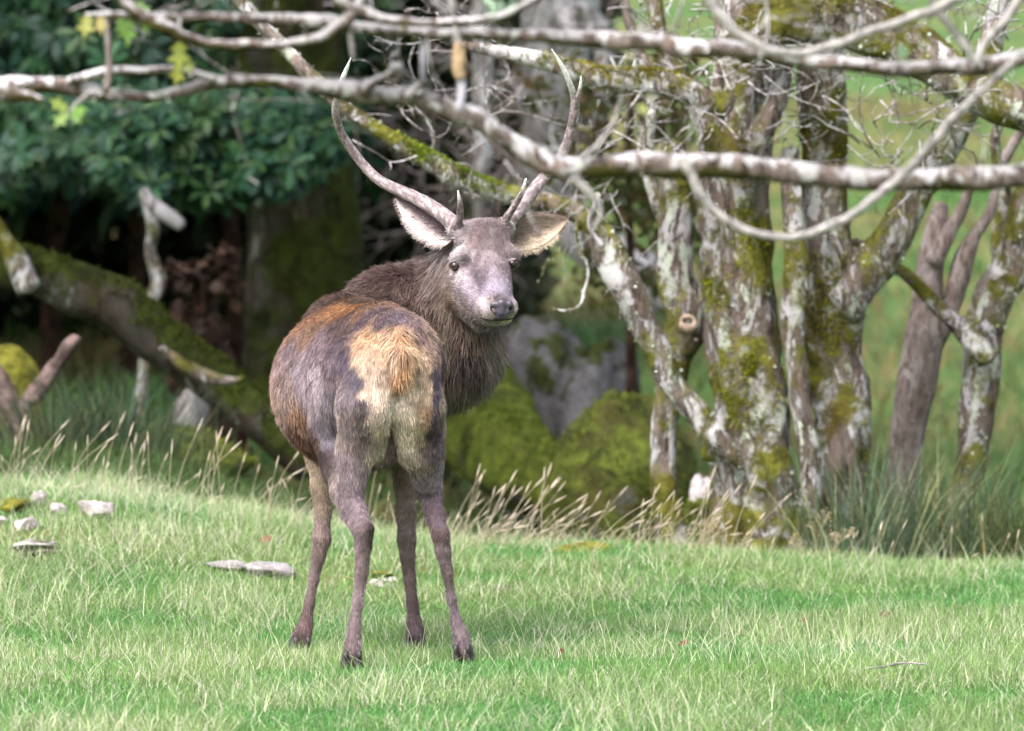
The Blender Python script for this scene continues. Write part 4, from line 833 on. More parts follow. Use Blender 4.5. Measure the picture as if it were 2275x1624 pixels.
# ------------------------------------------------------------------ the stag
def surface_nets(D, org, h):
    S = D < 0
    n = S.shape
    cnt = np.zeros((n[0] - 1, n[1] - 1, n[2] - 1), np.int8)
    for a in (0, 1):
        for b in (0, 1):
            for c in (0, 1):
                cnt += S[a:n[0] - 1 + a, b:n[1] - 1 + b, c:n[2] - 1 + c]
    act = np.argwhere((cnt > 0) & (cnt < 8))
    idx = -np.ones(cnt.shape, np.int64); idx[tuple(act.T)] = np.arange(len(act))
    cor = [(a, b, c) for a in (0, 1) for b in (0, 1) for c in (0, 1)]
    val = {c: D[act[:, 0] + c[0], act[:, 1] + c[1], act[:, 2] + c[2]] for c in cor}
    acc = np.zeros((len(act), 3)); w = np.zeros(len(act))
    for i, c0 in enumerate(cor):
        for ax in range(3):
            if c0[ax] == 0:
                c1 = list(c0); c1[ax] = 1; c1 = tuple(c1)
                v0, v1 = val[c0], val[c1]; m = (v0 < 0) != (v1 < 0)
                t = np.where(m, v0 / np.where(m, v0 - v1, 1), 0)
                p = np.array(c0, float)[None] + np.zeros((len(act), 3)); p[:, ax] = t
                acc += p * m[:, None]; w += m
    V = (act + acc / w[:, None]) * h + org
    quads = []
    for ax in range(3):
        o1, o2 = (ax + 1) % 3, (ax + 2) % 3
        sl0 = [slice(1, -1)] * 3; sl1 = [slice(1, -1)] * 3
        sl0[ax] = slice(0, -1); sl1[ax] = slice(1, None)
        A = S[tuple(sl0)]; B = S[tuple(sl1)]
        for flip, msk in ((False, A & ~B), (True, ~A & B)):
            e = np.argwhere(msk); off = np.ones(3, int); off[ax] = 0; e = e + off
            def cell(d1, d2):
                c = e.copy(); c[:, o1] -= d1; c[:, o2] -= d2; return idx[c[:, 0], c[:, 1], c[:, 2]]
            q = np.stack([cell(1, 1), cell(0, 1), cell(0, 0), cell(1, 0)], -1)
            quads.append(q[:, ::-1] if flip else q)
    return V, np.concatenate(quads)

class Field:
    def __init__(s, lo, hi, h):
        s.lo = np.array(lo, float); s.h = h; s.n = np.ceil((np.array(hi) - s.lo) / h).astype(int) + 1
        s.D = np.full(s.n, 0.2, np.float32); s.prims = []
        s.ax = [s.lo[i] + h * np.arange(s.n[i]) for i in range(3)]
    def _box(s, pts, rad):
        a = np.clip(((pts.min(0) - rad - s.lo) / s.h).astype(int), 0, s.n - 1); b = np.clip(((pts.max(0) + rad - s.lo) / s.h).astype(int) + 2, 1, s.n)
        g = np.meshgrid(*[s.ax[i][a[i]:b[i]] for i in range(3)], indexing='ij')
        return tuple(slice(a[i], b[i]) for i in range(3)), np.stack(g, -1)
    @staticmethod
    def cone(p, a, b, ra, rb, sq=None):
        ab = b - a; t = np.clip(((p - a) @ ab) / max(ab @ ab, 1e-9), 0, 1)
        v = p - a - t[..., None] * ab
        if sq is not None: v = v * sq
        return np.linalg.norm(v, axis=-1) - (ra + (rb - ra) * t)
    def add(s, a, b, ra, rb, k=0.03, flow=None, L=0.02, sq=None):
        a = np.asarray(a, float); b = np.asarray(b, float)
        sl, p = s._box(np.stack([a, b]), max(ra, rb) * 1.3 + k + 3 * s.h)
        d = s.cone(p, a, b, ra, rb, sq).astype(np.float32); o = s.D[sl]
        hh = np.clip(0.5 + 0.5 * (o - d) / k, 0, 1)
        s.D[sl] = o * (1 - hh) + d * hh - k * hh * (1 - hh)
        s.prims.append((a, b, ra, rb, sq, np.asarray(flow if flow is not None else (b - a), float), L))
    def cut(s, a, b, ra, rb, k=0.01):
        a = np.asarray(a, float); b = np.asarray(b, float)
        sl, p = s._box(np.stack([a, b]), max(ra, rb) + k + 3 * s.h)
        d = -s.cone(p, a, b, ra, rb).astype(np.float32); o = s.D[sl]
        hh = np.clip(0.5 - 0.5 * (o - d) / k, 0, 1)
        s.D[sl] = o * (1 - hh) + d * hh + k * hh * (1 - hh)

fld = Field((-0.80, 19.12, 0.03), (0.12, 21.06, 1.42), 0.0065)
def bone(p0, p1, k=0.03, flow=None, L=0.02, sq=None):
    """p = (px, py, distance, radius in photo pixels)"""
    s_ = 0.88 if L <= 0.012 and p0[1] > 1000 else 1.0
    fld.add(P(*p0[:3]), P(*p1[:3]), R(p0[3] * s_, p0[2]), R(p1[3] * s_, p1[2]), k, flow, L, sq)
def chain(pts, k=0.03, flow=None, L=0.02, sq=None):
    for a, b in zip(pts[:-1], pts[1:]): bone(a, b, k, flow, L, sq)
BACK = np.array((0.25, -1.0, -0.55)); DOWN = np.array((0.05, -0.25, -1.0))
# trunk of the body
SQ = np.array((1.0, 1.0, 0.98))
chain([(880, 795, 19.62, 98), (822, 838, 19.84, 142), (789, 858, 20.08, 174), (782, 850, 20.34, 160), (805, 840, 20.55, 135)], 0.05, BACK + (0, 0, -0.35), 0.020)
chain([(765, 696, 20.46, 46), (795, 728, 20.12, 48), (848, 736, 19.75, 50), (886, 752, 19.52, 44)], 0.06, BACK, 0.016)
chain([(735, 722, 20.46, 56), (705, 860, 20.52, 75)], 0.05, DOWN, 0.02)
chain([(850, 760, 20.52, 70), (900, 900, 20.62, 70)], 0.05, DOWN, 0.02)
bone((770, 985, 20.1, 46), (830, 960, 20.45, 46), 0.06, (0.1, -0.5, -0.8), 0.032)
# hams and hips
chain([(800, 826, 19.60, 84), (748, 950, 19.80, 54)], 0.04, DOWN, 0.015)
chain([(838, 820, 19.50, 66), (806, 900, 19.48, 54), (790, 1000, 19.52, 38), (779, 1090, 19.52, 29)], 0.035, DOWN, 0.012)
chain([(922, 826, 19.66, 56), (940, 950, 19.95, 44)], 0.04, DOWN, 0.012)
chain([(915, 815, 19.53, 58), (932, 905, 19.55, 50), (938, 1000, 19.64, 42), (948, 1060, 19.70, 32)], 0.035, DOWN, 0.012)
bone((842, 880, 19.50, 38), (830, 1000, 19.55, 24), 0.02, DOWN, 0.012)
bone((900, 900, 19.52, 36), (912, 1010, 19.61, 26), 0.02, DOWN, 0.012)
# left hind leg: stifle, gaskin, hock, cannon, fetlock
chain([(745, 955, 19.80, 54), (759, 1040, 19.72, 42), (768, 1090, 19.62, 34), (785, 1135, 19.50, 28), (806, 1178, 19.41, 25)], 0.025, DOWN, 0.011)
chain([(808, 1176, 19.385, 25), (806, 1215, 19.385, 20), (803, 1270, 19.39, 15.5), (794, 1340, 19.395, 13.5), (787, 1392, 19.395, 15)], 0.012, DOWN, 0.008)
chain([(787, 1392, 19.395, 15), (784, 1425, 19.385, 18), (781, 1462, 19.355, 20)], 0.012, DOWN, 0.012)
# right hind leg
chain([(940, 950, 19.95, 44), (944, 1030, 19.86, 38), (953, 1090, 19.78, 29), (966, 1145, 19.70, 20), (978, 1188, 19.64, 20)], 0.025, DOWN, 0.011)
chain([(979, 1186, 19.63, 21), (984, 1225, 19.64, 18), (993, 1270, 19.65, 13), (1003, 1330, 19.66, 10.5), (1013, 1380, 19.665, 13)], 0.012, DOWN, 0.008)
chain([(1013, 1380, 19.665, 13), (1024, 1415, 19.66, 18), (1029, 1446, 19.65, 20)], 0.012, DOWN, 0.012)
# left fore leg
chain([(715, 950, 20.50, 62), (713, 1020, 20.40, 32), (711, 1080, 20.34, 21), (716, 1135, 20.30, 19), (715, 1198, 20.27, 21)], 0.02, DOWN, 0.010)
chain([(715, 1198, 20.27, 21), (706, 1237, 20.28, 17), (696, 1289, 20.285, 12), (687, 1341, 20.285, 11.5), (678, 1388, 20.285, 17)], 0.012, DOWN, 0.008)
chain([(678, 1388, 20.285, 17), (670, 1412, 20.275, 21), (665, 1432, 20.26, 22)], 0.012, DOWN, 0.012)
# right fore leg
chain([(905, 950, 20.62, 62), (900, 1020, 20.58, 32), (898, 1080, 20.55, 22), (902, 1135, 20.53, 22), (903, 1198, 20.51, 22)], 0.02, DOWN, 0.010)
chain([(903, 1198, 20.51, 22), (905, 1237, 20.52, 18), (910, 1289, 20.525, 14), (916, 1341, 20.525, 13.5), (920, 1385, 20.525, 17)], 0.012, DOWN, 0.008)
chain([(920, 1385, 20.525, 17), (922, 1406, 20.515, 20), (923, 1422, 20.50, 21)], 0.012, DOWN, 0.012)
# scrotum and tail
bone((853, 985, 19.78, 20), (850, 1016, 19.77, 27), 0.015, DOWN, 0.008)
chain([(884, 744, 19.46, 22), (891, 790, 19.39, 21), (892, 838, 19.385, 13)], 0.018, (0.03, -0.05, -1), 0.032)
# neck and mane
NK = np.array((-0.25, 0.1, -1.0))
chain([(800, 800, 20.52, 128), (865, 702, 20.66, 92), (945, 672, 20.76, 92)], 0.06, (-0.6, 0.0, -0.8), 0.035)
chain([(830, 830, 20.60, 120), (905, 770, 20.72, 132), (982, 768, 20.70, 122)], 0.06, NK, 0.045)
chain([(982, 768, 20.70, 122), (1004, 690, 20.68, 98), (1024, 618, 20.66, 72), (1058, 560, 20.58, 50)], 0.045, NK, 0.036)
# head
FB = unit(P(1072, 540, 20.50) - P(1112, 690, 20.20))
bone((1070, 548, 20.52, 54), (1082, 540, 20.46, 52), 0.03, FB, 0.012)
bone((1062, 522, 20.49, 32), (1104, 520, 20.49, 30), 0.025, FB, 0.022)
bone((1084, 562, 20.43, 48), (1106, 662, 20.215, 28), 0.02, FB, 0.010)
bone((1048, 612, 20.46, 48), (1090, 684, 20.265, 32), 0.025, FB, 0.011)
bone((1040, 655, 20.50, 40), (1084, 694, 20.33, 28), 0.025, FB, 0.009)
bone((1104, 612, 20.50, 30), (1112, 680, 20.28, 28), 0.02, FB, 0.009)
bone((1086, 682, 20.225, 30), (1126, 682, 20.225, 24), 0.015, FB, 0.006)
bone((1096, 706, 20.245, 16), (1122, 704, 20.245, 15), 0.012, FB, 0.008)
bone((1030, 640, 20.55, 48), (1072, 700, 20.40, 30), 0.03, NK, 0.018)
bone((1015, 573, 20.43, 17), (1036, 566, 20.405, 24), 0.018, FB, 0.011)      # brow over the near eye
bone((1146, 567, 20.435, 12), (1126, 562, 20.41, 22), 0.018, FB, 0.010)      # brow over the far eye
bone((1010, 506, 20.50, 19), (1035, 520, 20.48, 26), 0.02, FB, 0.012)        # antler seats
bone((1122, 504, 20.50, 19), (1105, 520, 20.48, 24), 0.02, FB, 0.012)
fld.cut(P(1007, 591, 20.372), P(1007, 591, 20.371), R(15, 20.4), R(15, 20.4), 0.012)
fld.cut(P(1150, 585, 20.38), P(1150, 585, 20.379), R(13, 20.4), R(13, 20.4), 0.012)
SV, SQd = surface_nets(fld.D, fld.lo, fld.h)
# relax a little
def vnormals(V, Q):
    n = np.cross(V[Q[:, 2]] - V[Q[:, 0]], V[Q[:, 3]] - V[Q[:, 1]]); N = np.zeros_like(V)
    for k in range(4): np.add.at(N, Q[:, k], n)
    return unit(N)
for _ in range(2):
    acc = np.zeros_like(SV); cn = np.zeros(len(SV))
    for k in range(4):
        np.add.at(acc, SQd[:, k], SV[SQd[:, (k + 1) % 4]] + SV[SQd[:, (k + 3) % 4]]); np.add.at(cn, SQd[:, k], 2)
    SV = SV * 0.5 + 0.5 * acc / np.maximum(cn, 1)[:, None]
SN = vnormals(SV, SQd)
# flow and length of the coat from the nearest bones
W = np.zeros(len(SV)); FL = np.zeros((len(SV), 3)); LN = np.zeros(len(SV))
for a, b, ra, rb, sq, fl_, L_ in fld.prims:
    w = np.exp(-np.maximum(Field.cone(SV, a, b, ra, rb, sq), -0.01) / 0.010)
    W += w; FL += w[:, None] * unit(fl_); LN += w * L_
FL /= W[:, None] + 1e-9; LN /= W + 1e-9
# coat colours: samples placed on the body, blended by distance
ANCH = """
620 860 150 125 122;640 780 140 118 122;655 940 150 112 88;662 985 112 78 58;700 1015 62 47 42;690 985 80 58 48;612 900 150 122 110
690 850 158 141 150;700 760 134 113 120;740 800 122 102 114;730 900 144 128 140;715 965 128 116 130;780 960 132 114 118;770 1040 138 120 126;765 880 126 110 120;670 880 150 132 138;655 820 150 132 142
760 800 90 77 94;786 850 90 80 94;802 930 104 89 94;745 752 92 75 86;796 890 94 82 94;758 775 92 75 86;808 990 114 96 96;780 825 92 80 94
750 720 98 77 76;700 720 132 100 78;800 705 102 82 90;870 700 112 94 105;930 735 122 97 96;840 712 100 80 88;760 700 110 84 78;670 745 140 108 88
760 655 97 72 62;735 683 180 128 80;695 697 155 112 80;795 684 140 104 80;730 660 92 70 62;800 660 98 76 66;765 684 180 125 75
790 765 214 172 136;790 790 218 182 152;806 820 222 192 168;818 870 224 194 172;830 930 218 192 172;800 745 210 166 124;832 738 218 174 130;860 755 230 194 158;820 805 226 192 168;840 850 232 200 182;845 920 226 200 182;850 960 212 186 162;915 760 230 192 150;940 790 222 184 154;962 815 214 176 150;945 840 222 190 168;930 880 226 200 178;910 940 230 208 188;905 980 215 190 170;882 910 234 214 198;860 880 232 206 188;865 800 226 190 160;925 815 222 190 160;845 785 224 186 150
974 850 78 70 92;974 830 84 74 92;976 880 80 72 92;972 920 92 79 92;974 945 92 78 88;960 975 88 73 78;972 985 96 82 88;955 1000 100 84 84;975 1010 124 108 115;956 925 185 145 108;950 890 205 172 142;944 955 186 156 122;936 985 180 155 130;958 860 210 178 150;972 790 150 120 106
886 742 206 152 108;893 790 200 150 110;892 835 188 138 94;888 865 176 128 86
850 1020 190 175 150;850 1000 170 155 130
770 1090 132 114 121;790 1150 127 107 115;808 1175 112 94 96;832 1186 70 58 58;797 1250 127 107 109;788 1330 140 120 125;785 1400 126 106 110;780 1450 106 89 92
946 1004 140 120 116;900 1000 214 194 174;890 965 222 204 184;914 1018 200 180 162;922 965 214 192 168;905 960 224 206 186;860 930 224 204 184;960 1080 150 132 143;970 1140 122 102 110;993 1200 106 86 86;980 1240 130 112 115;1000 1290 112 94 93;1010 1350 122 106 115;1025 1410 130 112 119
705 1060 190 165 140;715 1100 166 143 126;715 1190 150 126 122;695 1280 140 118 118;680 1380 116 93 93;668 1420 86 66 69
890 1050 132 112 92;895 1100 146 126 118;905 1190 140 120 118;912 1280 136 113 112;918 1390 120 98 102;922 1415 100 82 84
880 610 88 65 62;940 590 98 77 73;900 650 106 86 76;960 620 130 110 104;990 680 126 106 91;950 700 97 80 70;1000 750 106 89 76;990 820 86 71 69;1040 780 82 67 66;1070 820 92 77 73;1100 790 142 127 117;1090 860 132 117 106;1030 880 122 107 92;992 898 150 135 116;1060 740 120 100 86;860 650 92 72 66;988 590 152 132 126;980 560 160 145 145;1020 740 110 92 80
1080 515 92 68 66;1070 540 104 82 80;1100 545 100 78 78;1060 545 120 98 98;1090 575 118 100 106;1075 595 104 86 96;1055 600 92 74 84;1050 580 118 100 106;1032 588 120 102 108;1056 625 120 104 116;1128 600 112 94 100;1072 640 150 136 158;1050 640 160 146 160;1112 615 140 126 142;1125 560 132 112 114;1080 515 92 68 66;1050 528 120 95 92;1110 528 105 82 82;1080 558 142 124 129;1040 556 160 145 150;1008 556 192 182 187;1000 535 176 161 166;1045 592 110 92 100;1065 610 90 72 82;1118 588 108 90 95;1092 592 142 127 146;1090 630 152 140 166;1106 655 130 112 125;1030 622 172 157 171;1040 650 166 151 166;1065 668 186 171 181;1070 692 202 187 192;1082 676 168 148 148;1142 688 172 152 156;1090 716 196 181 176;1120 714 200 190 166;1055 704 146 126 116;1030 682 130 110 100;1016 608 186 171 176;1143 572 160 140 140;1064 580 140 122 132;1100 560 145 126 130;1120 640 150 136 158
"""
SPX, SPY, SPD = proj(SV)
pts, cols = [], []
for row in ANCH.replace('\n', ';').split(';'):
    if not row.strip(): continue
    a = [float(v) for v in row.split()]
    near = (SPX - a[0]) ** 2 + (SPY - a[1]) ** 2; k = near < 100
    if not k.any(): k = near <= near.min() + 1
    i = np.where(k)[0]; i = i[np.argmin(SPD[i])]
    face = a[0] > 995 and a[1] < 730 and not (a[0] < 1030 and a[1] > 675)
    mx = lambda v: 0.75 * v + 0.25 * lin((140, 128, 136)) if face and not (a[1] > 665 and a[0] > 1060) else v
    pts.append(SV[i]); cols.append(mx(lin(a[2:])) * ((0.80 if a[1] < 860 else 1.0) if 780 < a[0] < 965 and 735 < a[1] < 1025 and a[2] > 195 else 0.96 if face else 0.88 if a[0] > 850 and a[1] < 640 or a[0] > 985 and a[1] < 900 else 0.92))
pts = np.array(pts); cols = np.array(cols)
COAT = 0.95
def coat(p, jit=0.012):
    n = np.stack([fbm(p * 22 + 3.3, 2), fbm(p * 22 + 41.7, 2), fbm(p * 22 + 77.1, 2)], -1) - 0.5
    q = p + n * 2 * jit
    out = np.zeros((len(p), 3))
    for s in range(0, len(p), 20000):
        d2 = ((q[s:s + 20000, None, :] - pts[None]) ** 2).sum(-1) + 1e-5
        w = (d2 + 6e-5) ** -2.3
        out[s:s + 20000] = (w @ cols) / w.sum(1)[:, None]
    g_ = out.mean(1, keepdims=True)
    return (g_ + (out - g_) * 0.80) * COAT

stag = empty('stag', (float(P(830, 1465, 19.9)[0]), 19.9, 0.0))
tag(stag, 'grey-brown antlered stag with cream rump, turning its head back over its shoulder', 'stag')
body = mesh_obj('body', SV, SQd, M['coat'], stag, coat(SV) * 0.8)

# ------ ears: cupped shells
HROOT, HDIR, HLEN, HCOL, HRAD = [], [], [], [], []
def ear(base, tip, wid, face, flip, inner, outer, rim):
    base, tip = np.array(base), np.array(tip); ax = tip - base; L = np.linalg.norm(ax); ax = ax / L
    nrm = unit(np.array(face, float) - ax * (np.array(face, float) @ ax)); cr = np.cross(nrm, ax) * flip
    nu, nv = 22, 15
    u = np.linspace(0, 1, nu); v = np.linspace(-1, 1, nv); U, Vv = np.meshgrid(u, v, indexing='ij')
    w = wid * np.clip(np.sin(np.pi * np.clip(0.13 + 0.87 * U, 0, 1) ** 0.85), 0, 1) ** 0.75
    cup = 0.55 * (1 - 0.6 * U)
    pos = base + U[..., None] * L * ax + (Vv * w)[..., None] * cr + ((np.abs(Vv) ** 1.7 - 0.6) * w * cup)[..., None] * nrm
    pos += (0.12 * L * (U ** 2))[..., None] * (-nrm) * 0.4
    inn = pos + nrm * 0.0025; outp = pos - nrm * 0.003
    Vt = np.concatenate([inn.reshape(-1, 3), outp.reshape(-1, 3)]); I = np.arange(nu * nv).reshape(nu, nv); n = nu * nv
    qa = np.stack([I[:-1, :-1], I[:-1, 1:], I[1:, 1:], I[1:, :-1]], -1).reshape(-1, 4)
    qb = qa[:, ::-1] + n
    rim_i = np.concatenate([I[:, 0], I[-1, 1:], I[::-1, -1][1:], I[0, ::-1][1:]])
    qr = np.stack([rim_i[:-1], rim_i[1:], rim_i[1:] + n, rim_i[:-1] + n], -1)
    low = sst(0.0, 0.7, Vv + 0.5 * (fbm(pos * 60, 2) - 0.5))[..., None]
    ci = (lin(inner[0]) * (1 - low) + lin(inner[1]) * low) * COAT; co = np.broadcast_to(lin(outer) * COAT, ci.shape)
    cc = np.concatenate([ci.reshape(-1, 3), co.reshape(-1, 3)])
    o = mesh_obj('ear', Vt, np.concatenate([qa, qb, qr]), M['ear'], stag, cc)
    # hairs
    for side, cnt in ((1, 2600), (-1, 1800)):
        uu = rng.uniform(0.0, 0.98, cnt); vv = rng.uniform(-1, 1, cnt)
        if side == 1: vv[:1000] = np.sign(vv[:1000]) * rng.uniform(0.85, 1.0, 1000)
        fi = uu * (nu - 1); fj = (vv + 1) / 2 * (nv - 1)
        i0 = np.minimum(fi.astype(int), nu - 2); j0 = np.minimum(fj.astype(int), nv - 2); a = (fi - i0)[:, None]; b_ = (fj - j0)[:, None]
        g_ = pos if side == 1 else outp
        rt = g_[i0, j0] * (1 - a) * (1 - b_) + g_[i0 + 1, j0] * a * (1 - b_) + g_[i0, j0 + 1] * (1 - a) * b_ + g_[i0 + 1, j0 + 1] * a * b_
        if side == 1:
            dr = unit(ax * 0.7 - cr * (vv[:, None] * -0.35) + nrm * 0.45 + rng.normal(0, 0.25, (cnt, 3)))
            lo2 = sst(0.0, 0.7, vv + rng.normal(0, .2, cnt))[:, None]; c_ = lin(inner[0]) * (1 - lo2) + lin(inner[1]) * lo2
            ln = rng.uniform(0.012, 0.036, cnt) * (1 - 0.5 * uu)
            edge = np.abs(vv) > 0.84; ln[edge] *= 0.8; dr = np.where(edge[:, None], unit(dr + cr * np.sign(vv)[:, None] * 0.7), dr); c_ = np.where(edge[:, None] & (uu[:, None] > 0.75), lin(rim), c_)
        else:
            dr = unit(ax * 1.0 - nrm * 0.25 + rng.normal(0, 0.12, (cnt, 3))); c_ = np.broadcast_to(lin(outer), (cnt, 3)); ln = rng.uniform(0.008, 0.014, cnt)
        HROOT.append(rt); HDIR.append(dr); HLEN.append(ln); HCOL.append(c_ * COAT * rng.uniform(0.6, 1.35, (cnt, 1))); HRAD.append(np.full(cnt, 0.0006))
    return o
ear(P(1004, 528, 20.53), P(876, 438, 20.66), 0.056, (0.15, -1, -0.15), 1, ((98, 84, 90), (204, 192, 190)), (120, 100, 100), (110, 92, 92))  # upper inside of this ear coloured dark for the shadow lying there
ear(P(1132, 536, 20.53), P(1262, 485, 20.64), 0.052, (-0.1, -1, -0.05), -1, ((136, 120, 110), (204, 186, 166)), (95, 80, 82), (90, 74, 74))

# ------ antlers
def antler(beam, tines):
    pieces = []
    for k, (pp, tip0) in enumerate([(beam, 0.60)] + tines):
        pt = np.array([P(a, b, c) for a, b, c, _ in pp]); rr = np.array([R(w / 2 * 1.04, c) for _, _, c, w in pp])
        v, f, t = tube(pt, rr, 6, 14, 0.10, 55, k * 3.1, ridges=0.035)
        pieces.append((v, f, sst(tip0, 0.97, t)))
    # knobbly burr round the base
    b0 = P(*beam[0][:3]); dirn = unit(P(*beam[1][:3]) - b0); r0 = R(beam[0][3] / 2, beam[0][2])
    v, f, t = tube(np.stack([b0 - dirn * 0.006, b0 + dirn * 0.004, b0 + dirn * 0.014]), np.array((r0 * 0.9, r0 * 1.28, r0 * 0.95)), 4, 20, 0.22, 90, 9.0)
    pieces.append((v, f, t * 0 + 0.25))
    V, Fc, tip = join(pieces)
    base = lin((96, 79, 80)); mid = lin((186, 172, 176)); ivory = lin((255, 255, 255)) * 1.1
    n = fbm(V * 150 + 2, 3)[:, None]; n = 0.15 + 0.6 * sst(0.40, 0.66, n)
    c = base * (1 - n) + mid * n
    c = (c * (1 - tip[:, None]) + ivory * tip[:, None]) * 0.85
    return mesh_obj('antler', V, Fc, M['antler'], stag, c)
antler([(1016, 505, 20.49, 36), (984, 478, 20.53, 34), (931, 444, 20.60, 29), (875, 418, 20.66, 25), (837, 397, 20.69, 23), (806, 365, 20.70, 21), (778, 328, 20.69, 20), (759, 297, 20.66, 18), (748, 265, 20.62, 17), (745, 240, 20.59, 16), (748, 218, 20.56, 15), (759, 181, 20.51, 12), (770, 153, 20.48, 8), (780, 127, 20.45, 1.5)],
       [([(1014, 503, 20.47, 22), (1020, 488, 20.44, 17), (1022, 459, 20.39, 13), (1017, 424, 20.35, 3)], 0.75)])
antler([(1119, 503, 20.49, 34), (1143, 478, 20.53, 31), (1168, 447, 20.58, 27), (1193, 412, 20.63, 26), (1218, 384, 20.66, 24), (1243, 350, 20.67, 22), (1258, 322, 20.66, 21), (1269, 284, 20.64, 20), (1276, 247, 20.61, 21), (1276, 219, 20.59, 17), (1268, 193, 20.56, 13), (1256, 162, 20.53, 11), (1240, 134, 20.50, 7), (1225, 109, 20.47, 1.5)],
       [([(1277, 240, 20.60, 14), (1283, 216, 20.575, 12), (1289, 193, 20.55, 8), (1290, 169, 20.53, 1.5)], 0.45),
        ([(1117, 502, 20.47, 20), (1128, 480, 20.45, 17), (1146, 452, 20.41, 14), (1161, 424, 20.37, 11), (1168, 397, 20.34, 3)], 0.72)])

# ------ eyes, nose, mouth, hooves
def eye(px, py, d, look, rim):
    c = P(px, py, d); look = unit(np.array(look, float)); r = 0.0168
    V, Q = ball(c, r); e = mesh_obj('eye', V, Q, M['eye'], stag)
    rt = unit(np.cross(look, (0, 0, 1))); up = np.cross(rt, look)
    a = np.linspace(0, 2 * np.pi, 24)
    ring = np.array([c + look * r * 0.78 + (rt * math.cos(t) * 0.0130 + up * math.sin(t) * (0.0104 if math.sin(t) > 0 else 0.0110)) for t in a])
    V, Fc, _ = tube(ring, np.full(len(ring), 0.0028), 1, 8); mesh_obj('eyelid', V, Fc, M['lid'], e)
    # upper lid: a furred cap over the top of the ball
    a2 = np.linspace(-0.1, 1.1, 12) * np.pi; lidv = []
    for q in np.linspace(0, 1, 6):
        th = np.arctan2(0.80 - 0.34 * q, 1.0) + 0 * a2
        el_ = np.pi / 2 * q + (1 - q) * (0.30 + 0.30 * np.clip(np.sin(a2), 0, 1)); az = (a2 - np.pi / 2) * 1.05
        lidv.append(c + (r + 0.0016) * (look * (np.cos(el_) * np.cos(az))[:, None] + rt * (np.cos(el_) * np.sin(az))[:, None] + up * np.sin(el_)[:, None]))
    Vl = np.concatenate(lidv); I = np.arange(72).reshape(6, 12)
    lc = np.tile(lin((150, 132, 132)) * COAT * 0.7, (72, 1)); lc[:12] = (0.02, 0.015, 0.015)
    mesh_obj('upper_lid', Vl, np.stack([I[:-1, :-1], I[:-1, 1:], I[1:, 1:], I[1:, :-1]], -1).reshape(-1, 4), M['ear'], e, lc)
    # iris: a shallow cap just proud of the ball
    rr = np.linspace(0.35, 0.86, 5); ang = np.linspace(0, 2 * np.pi, 20, endpoint=False)
    Vv = []
    for q in rr:
        th = q * 0.75
        Vv.append(c + (r + 0.0004) * (look * math.cos(th) + math.sin(th) * (np.cos(ang)[:, None] * rt + np.sin(ang)[:, None] * up)))
    Vv = np.concatenate(Vv); I = np.arange(100).reshape(5, 20); J = np.roll(I, -1, 1)
    mesh_obj('iris', Vv, np.stack([I[:-1], J[:-1], J[1:], I[1:]], -1).reshape(-1, 4), M['iris'], e)
def depth_at(px, py, rad=6):
    k = (SPX - px) ** 2 + (SPY - py) ** 2 < rad * rad
    return float(SPD[k].min()) if k.any() else 20.4
eye(1011, 591, depth_at(1014, 592) + 0.012, (-0.42, -1, 0.05), None)
eye(1139, 586, depth_at(1135, 586) + 0.016, (0.8, -0.7, 0.05), None)

nf = Field(P(1075, 725, 20.10), P(1152, 650, 20.30) + np.array((0, 0, 0)), 0.0016)
nd_ = depth_at(1113, 684, 8)
def nb(p0, p1, k=0.006): nf.add(P(*p0[:3]), P(*p1[:3]), R(p0[3], p0[2]), R(p1[3], p1[2]), k)
nb((1097, 677, nd_ + 0.006, 9), (1131, 676, nd_ + 0.006, 9)); nb((1114, 674, nd_ + 0.003, 11), (1114, 694, nd_ + 0.004, 10)); nb((1096, 684, nd_ + 0.008, 9), (1108, 697, nd_ + 0.008, 8)); nb((1133, 684, nd_ + 0.008, 9), (1122, 697, nd_ + 0.008, 8))
nb((1107, 704, nd_ + 0.008, 6), (1122, 704, nd_ + 0.008, 6))
nf.cut(P(1093, 686, nd_ - 0.006), P(1099, 689, nd_ + 0.006), R(4.5, 20.2), R(4, 20.2), 0.004); nf.cut(P(1137, 685, nd_ - 0.006), P(1131, 688, nd_ + 0.006), R(4.5, 20.2), R(4, 20.2), 0.004)
V, Q = surface_nets(nf.D, nf.lo, nf.h); tag(mesh_obj('nose', V, Q, M['nose'], stag), 'dark wet nose pad')
ml = [(1064, 706), (1078, 709), (1094, 711), (1114, 711), (1132, 709), (1143, 705)]
mp_ = np.array([P(a, b, depth_at(a, b) + 0.0005) for a, b in ml])
V, Fc, _ = tube(mp_, np.array((0.0012, 0.0022, 0.0026, 0.0026, 0.0022, 0.0012)), 5, 8); mesh_obj('mouth', V, Fc, M['lid'], stag)

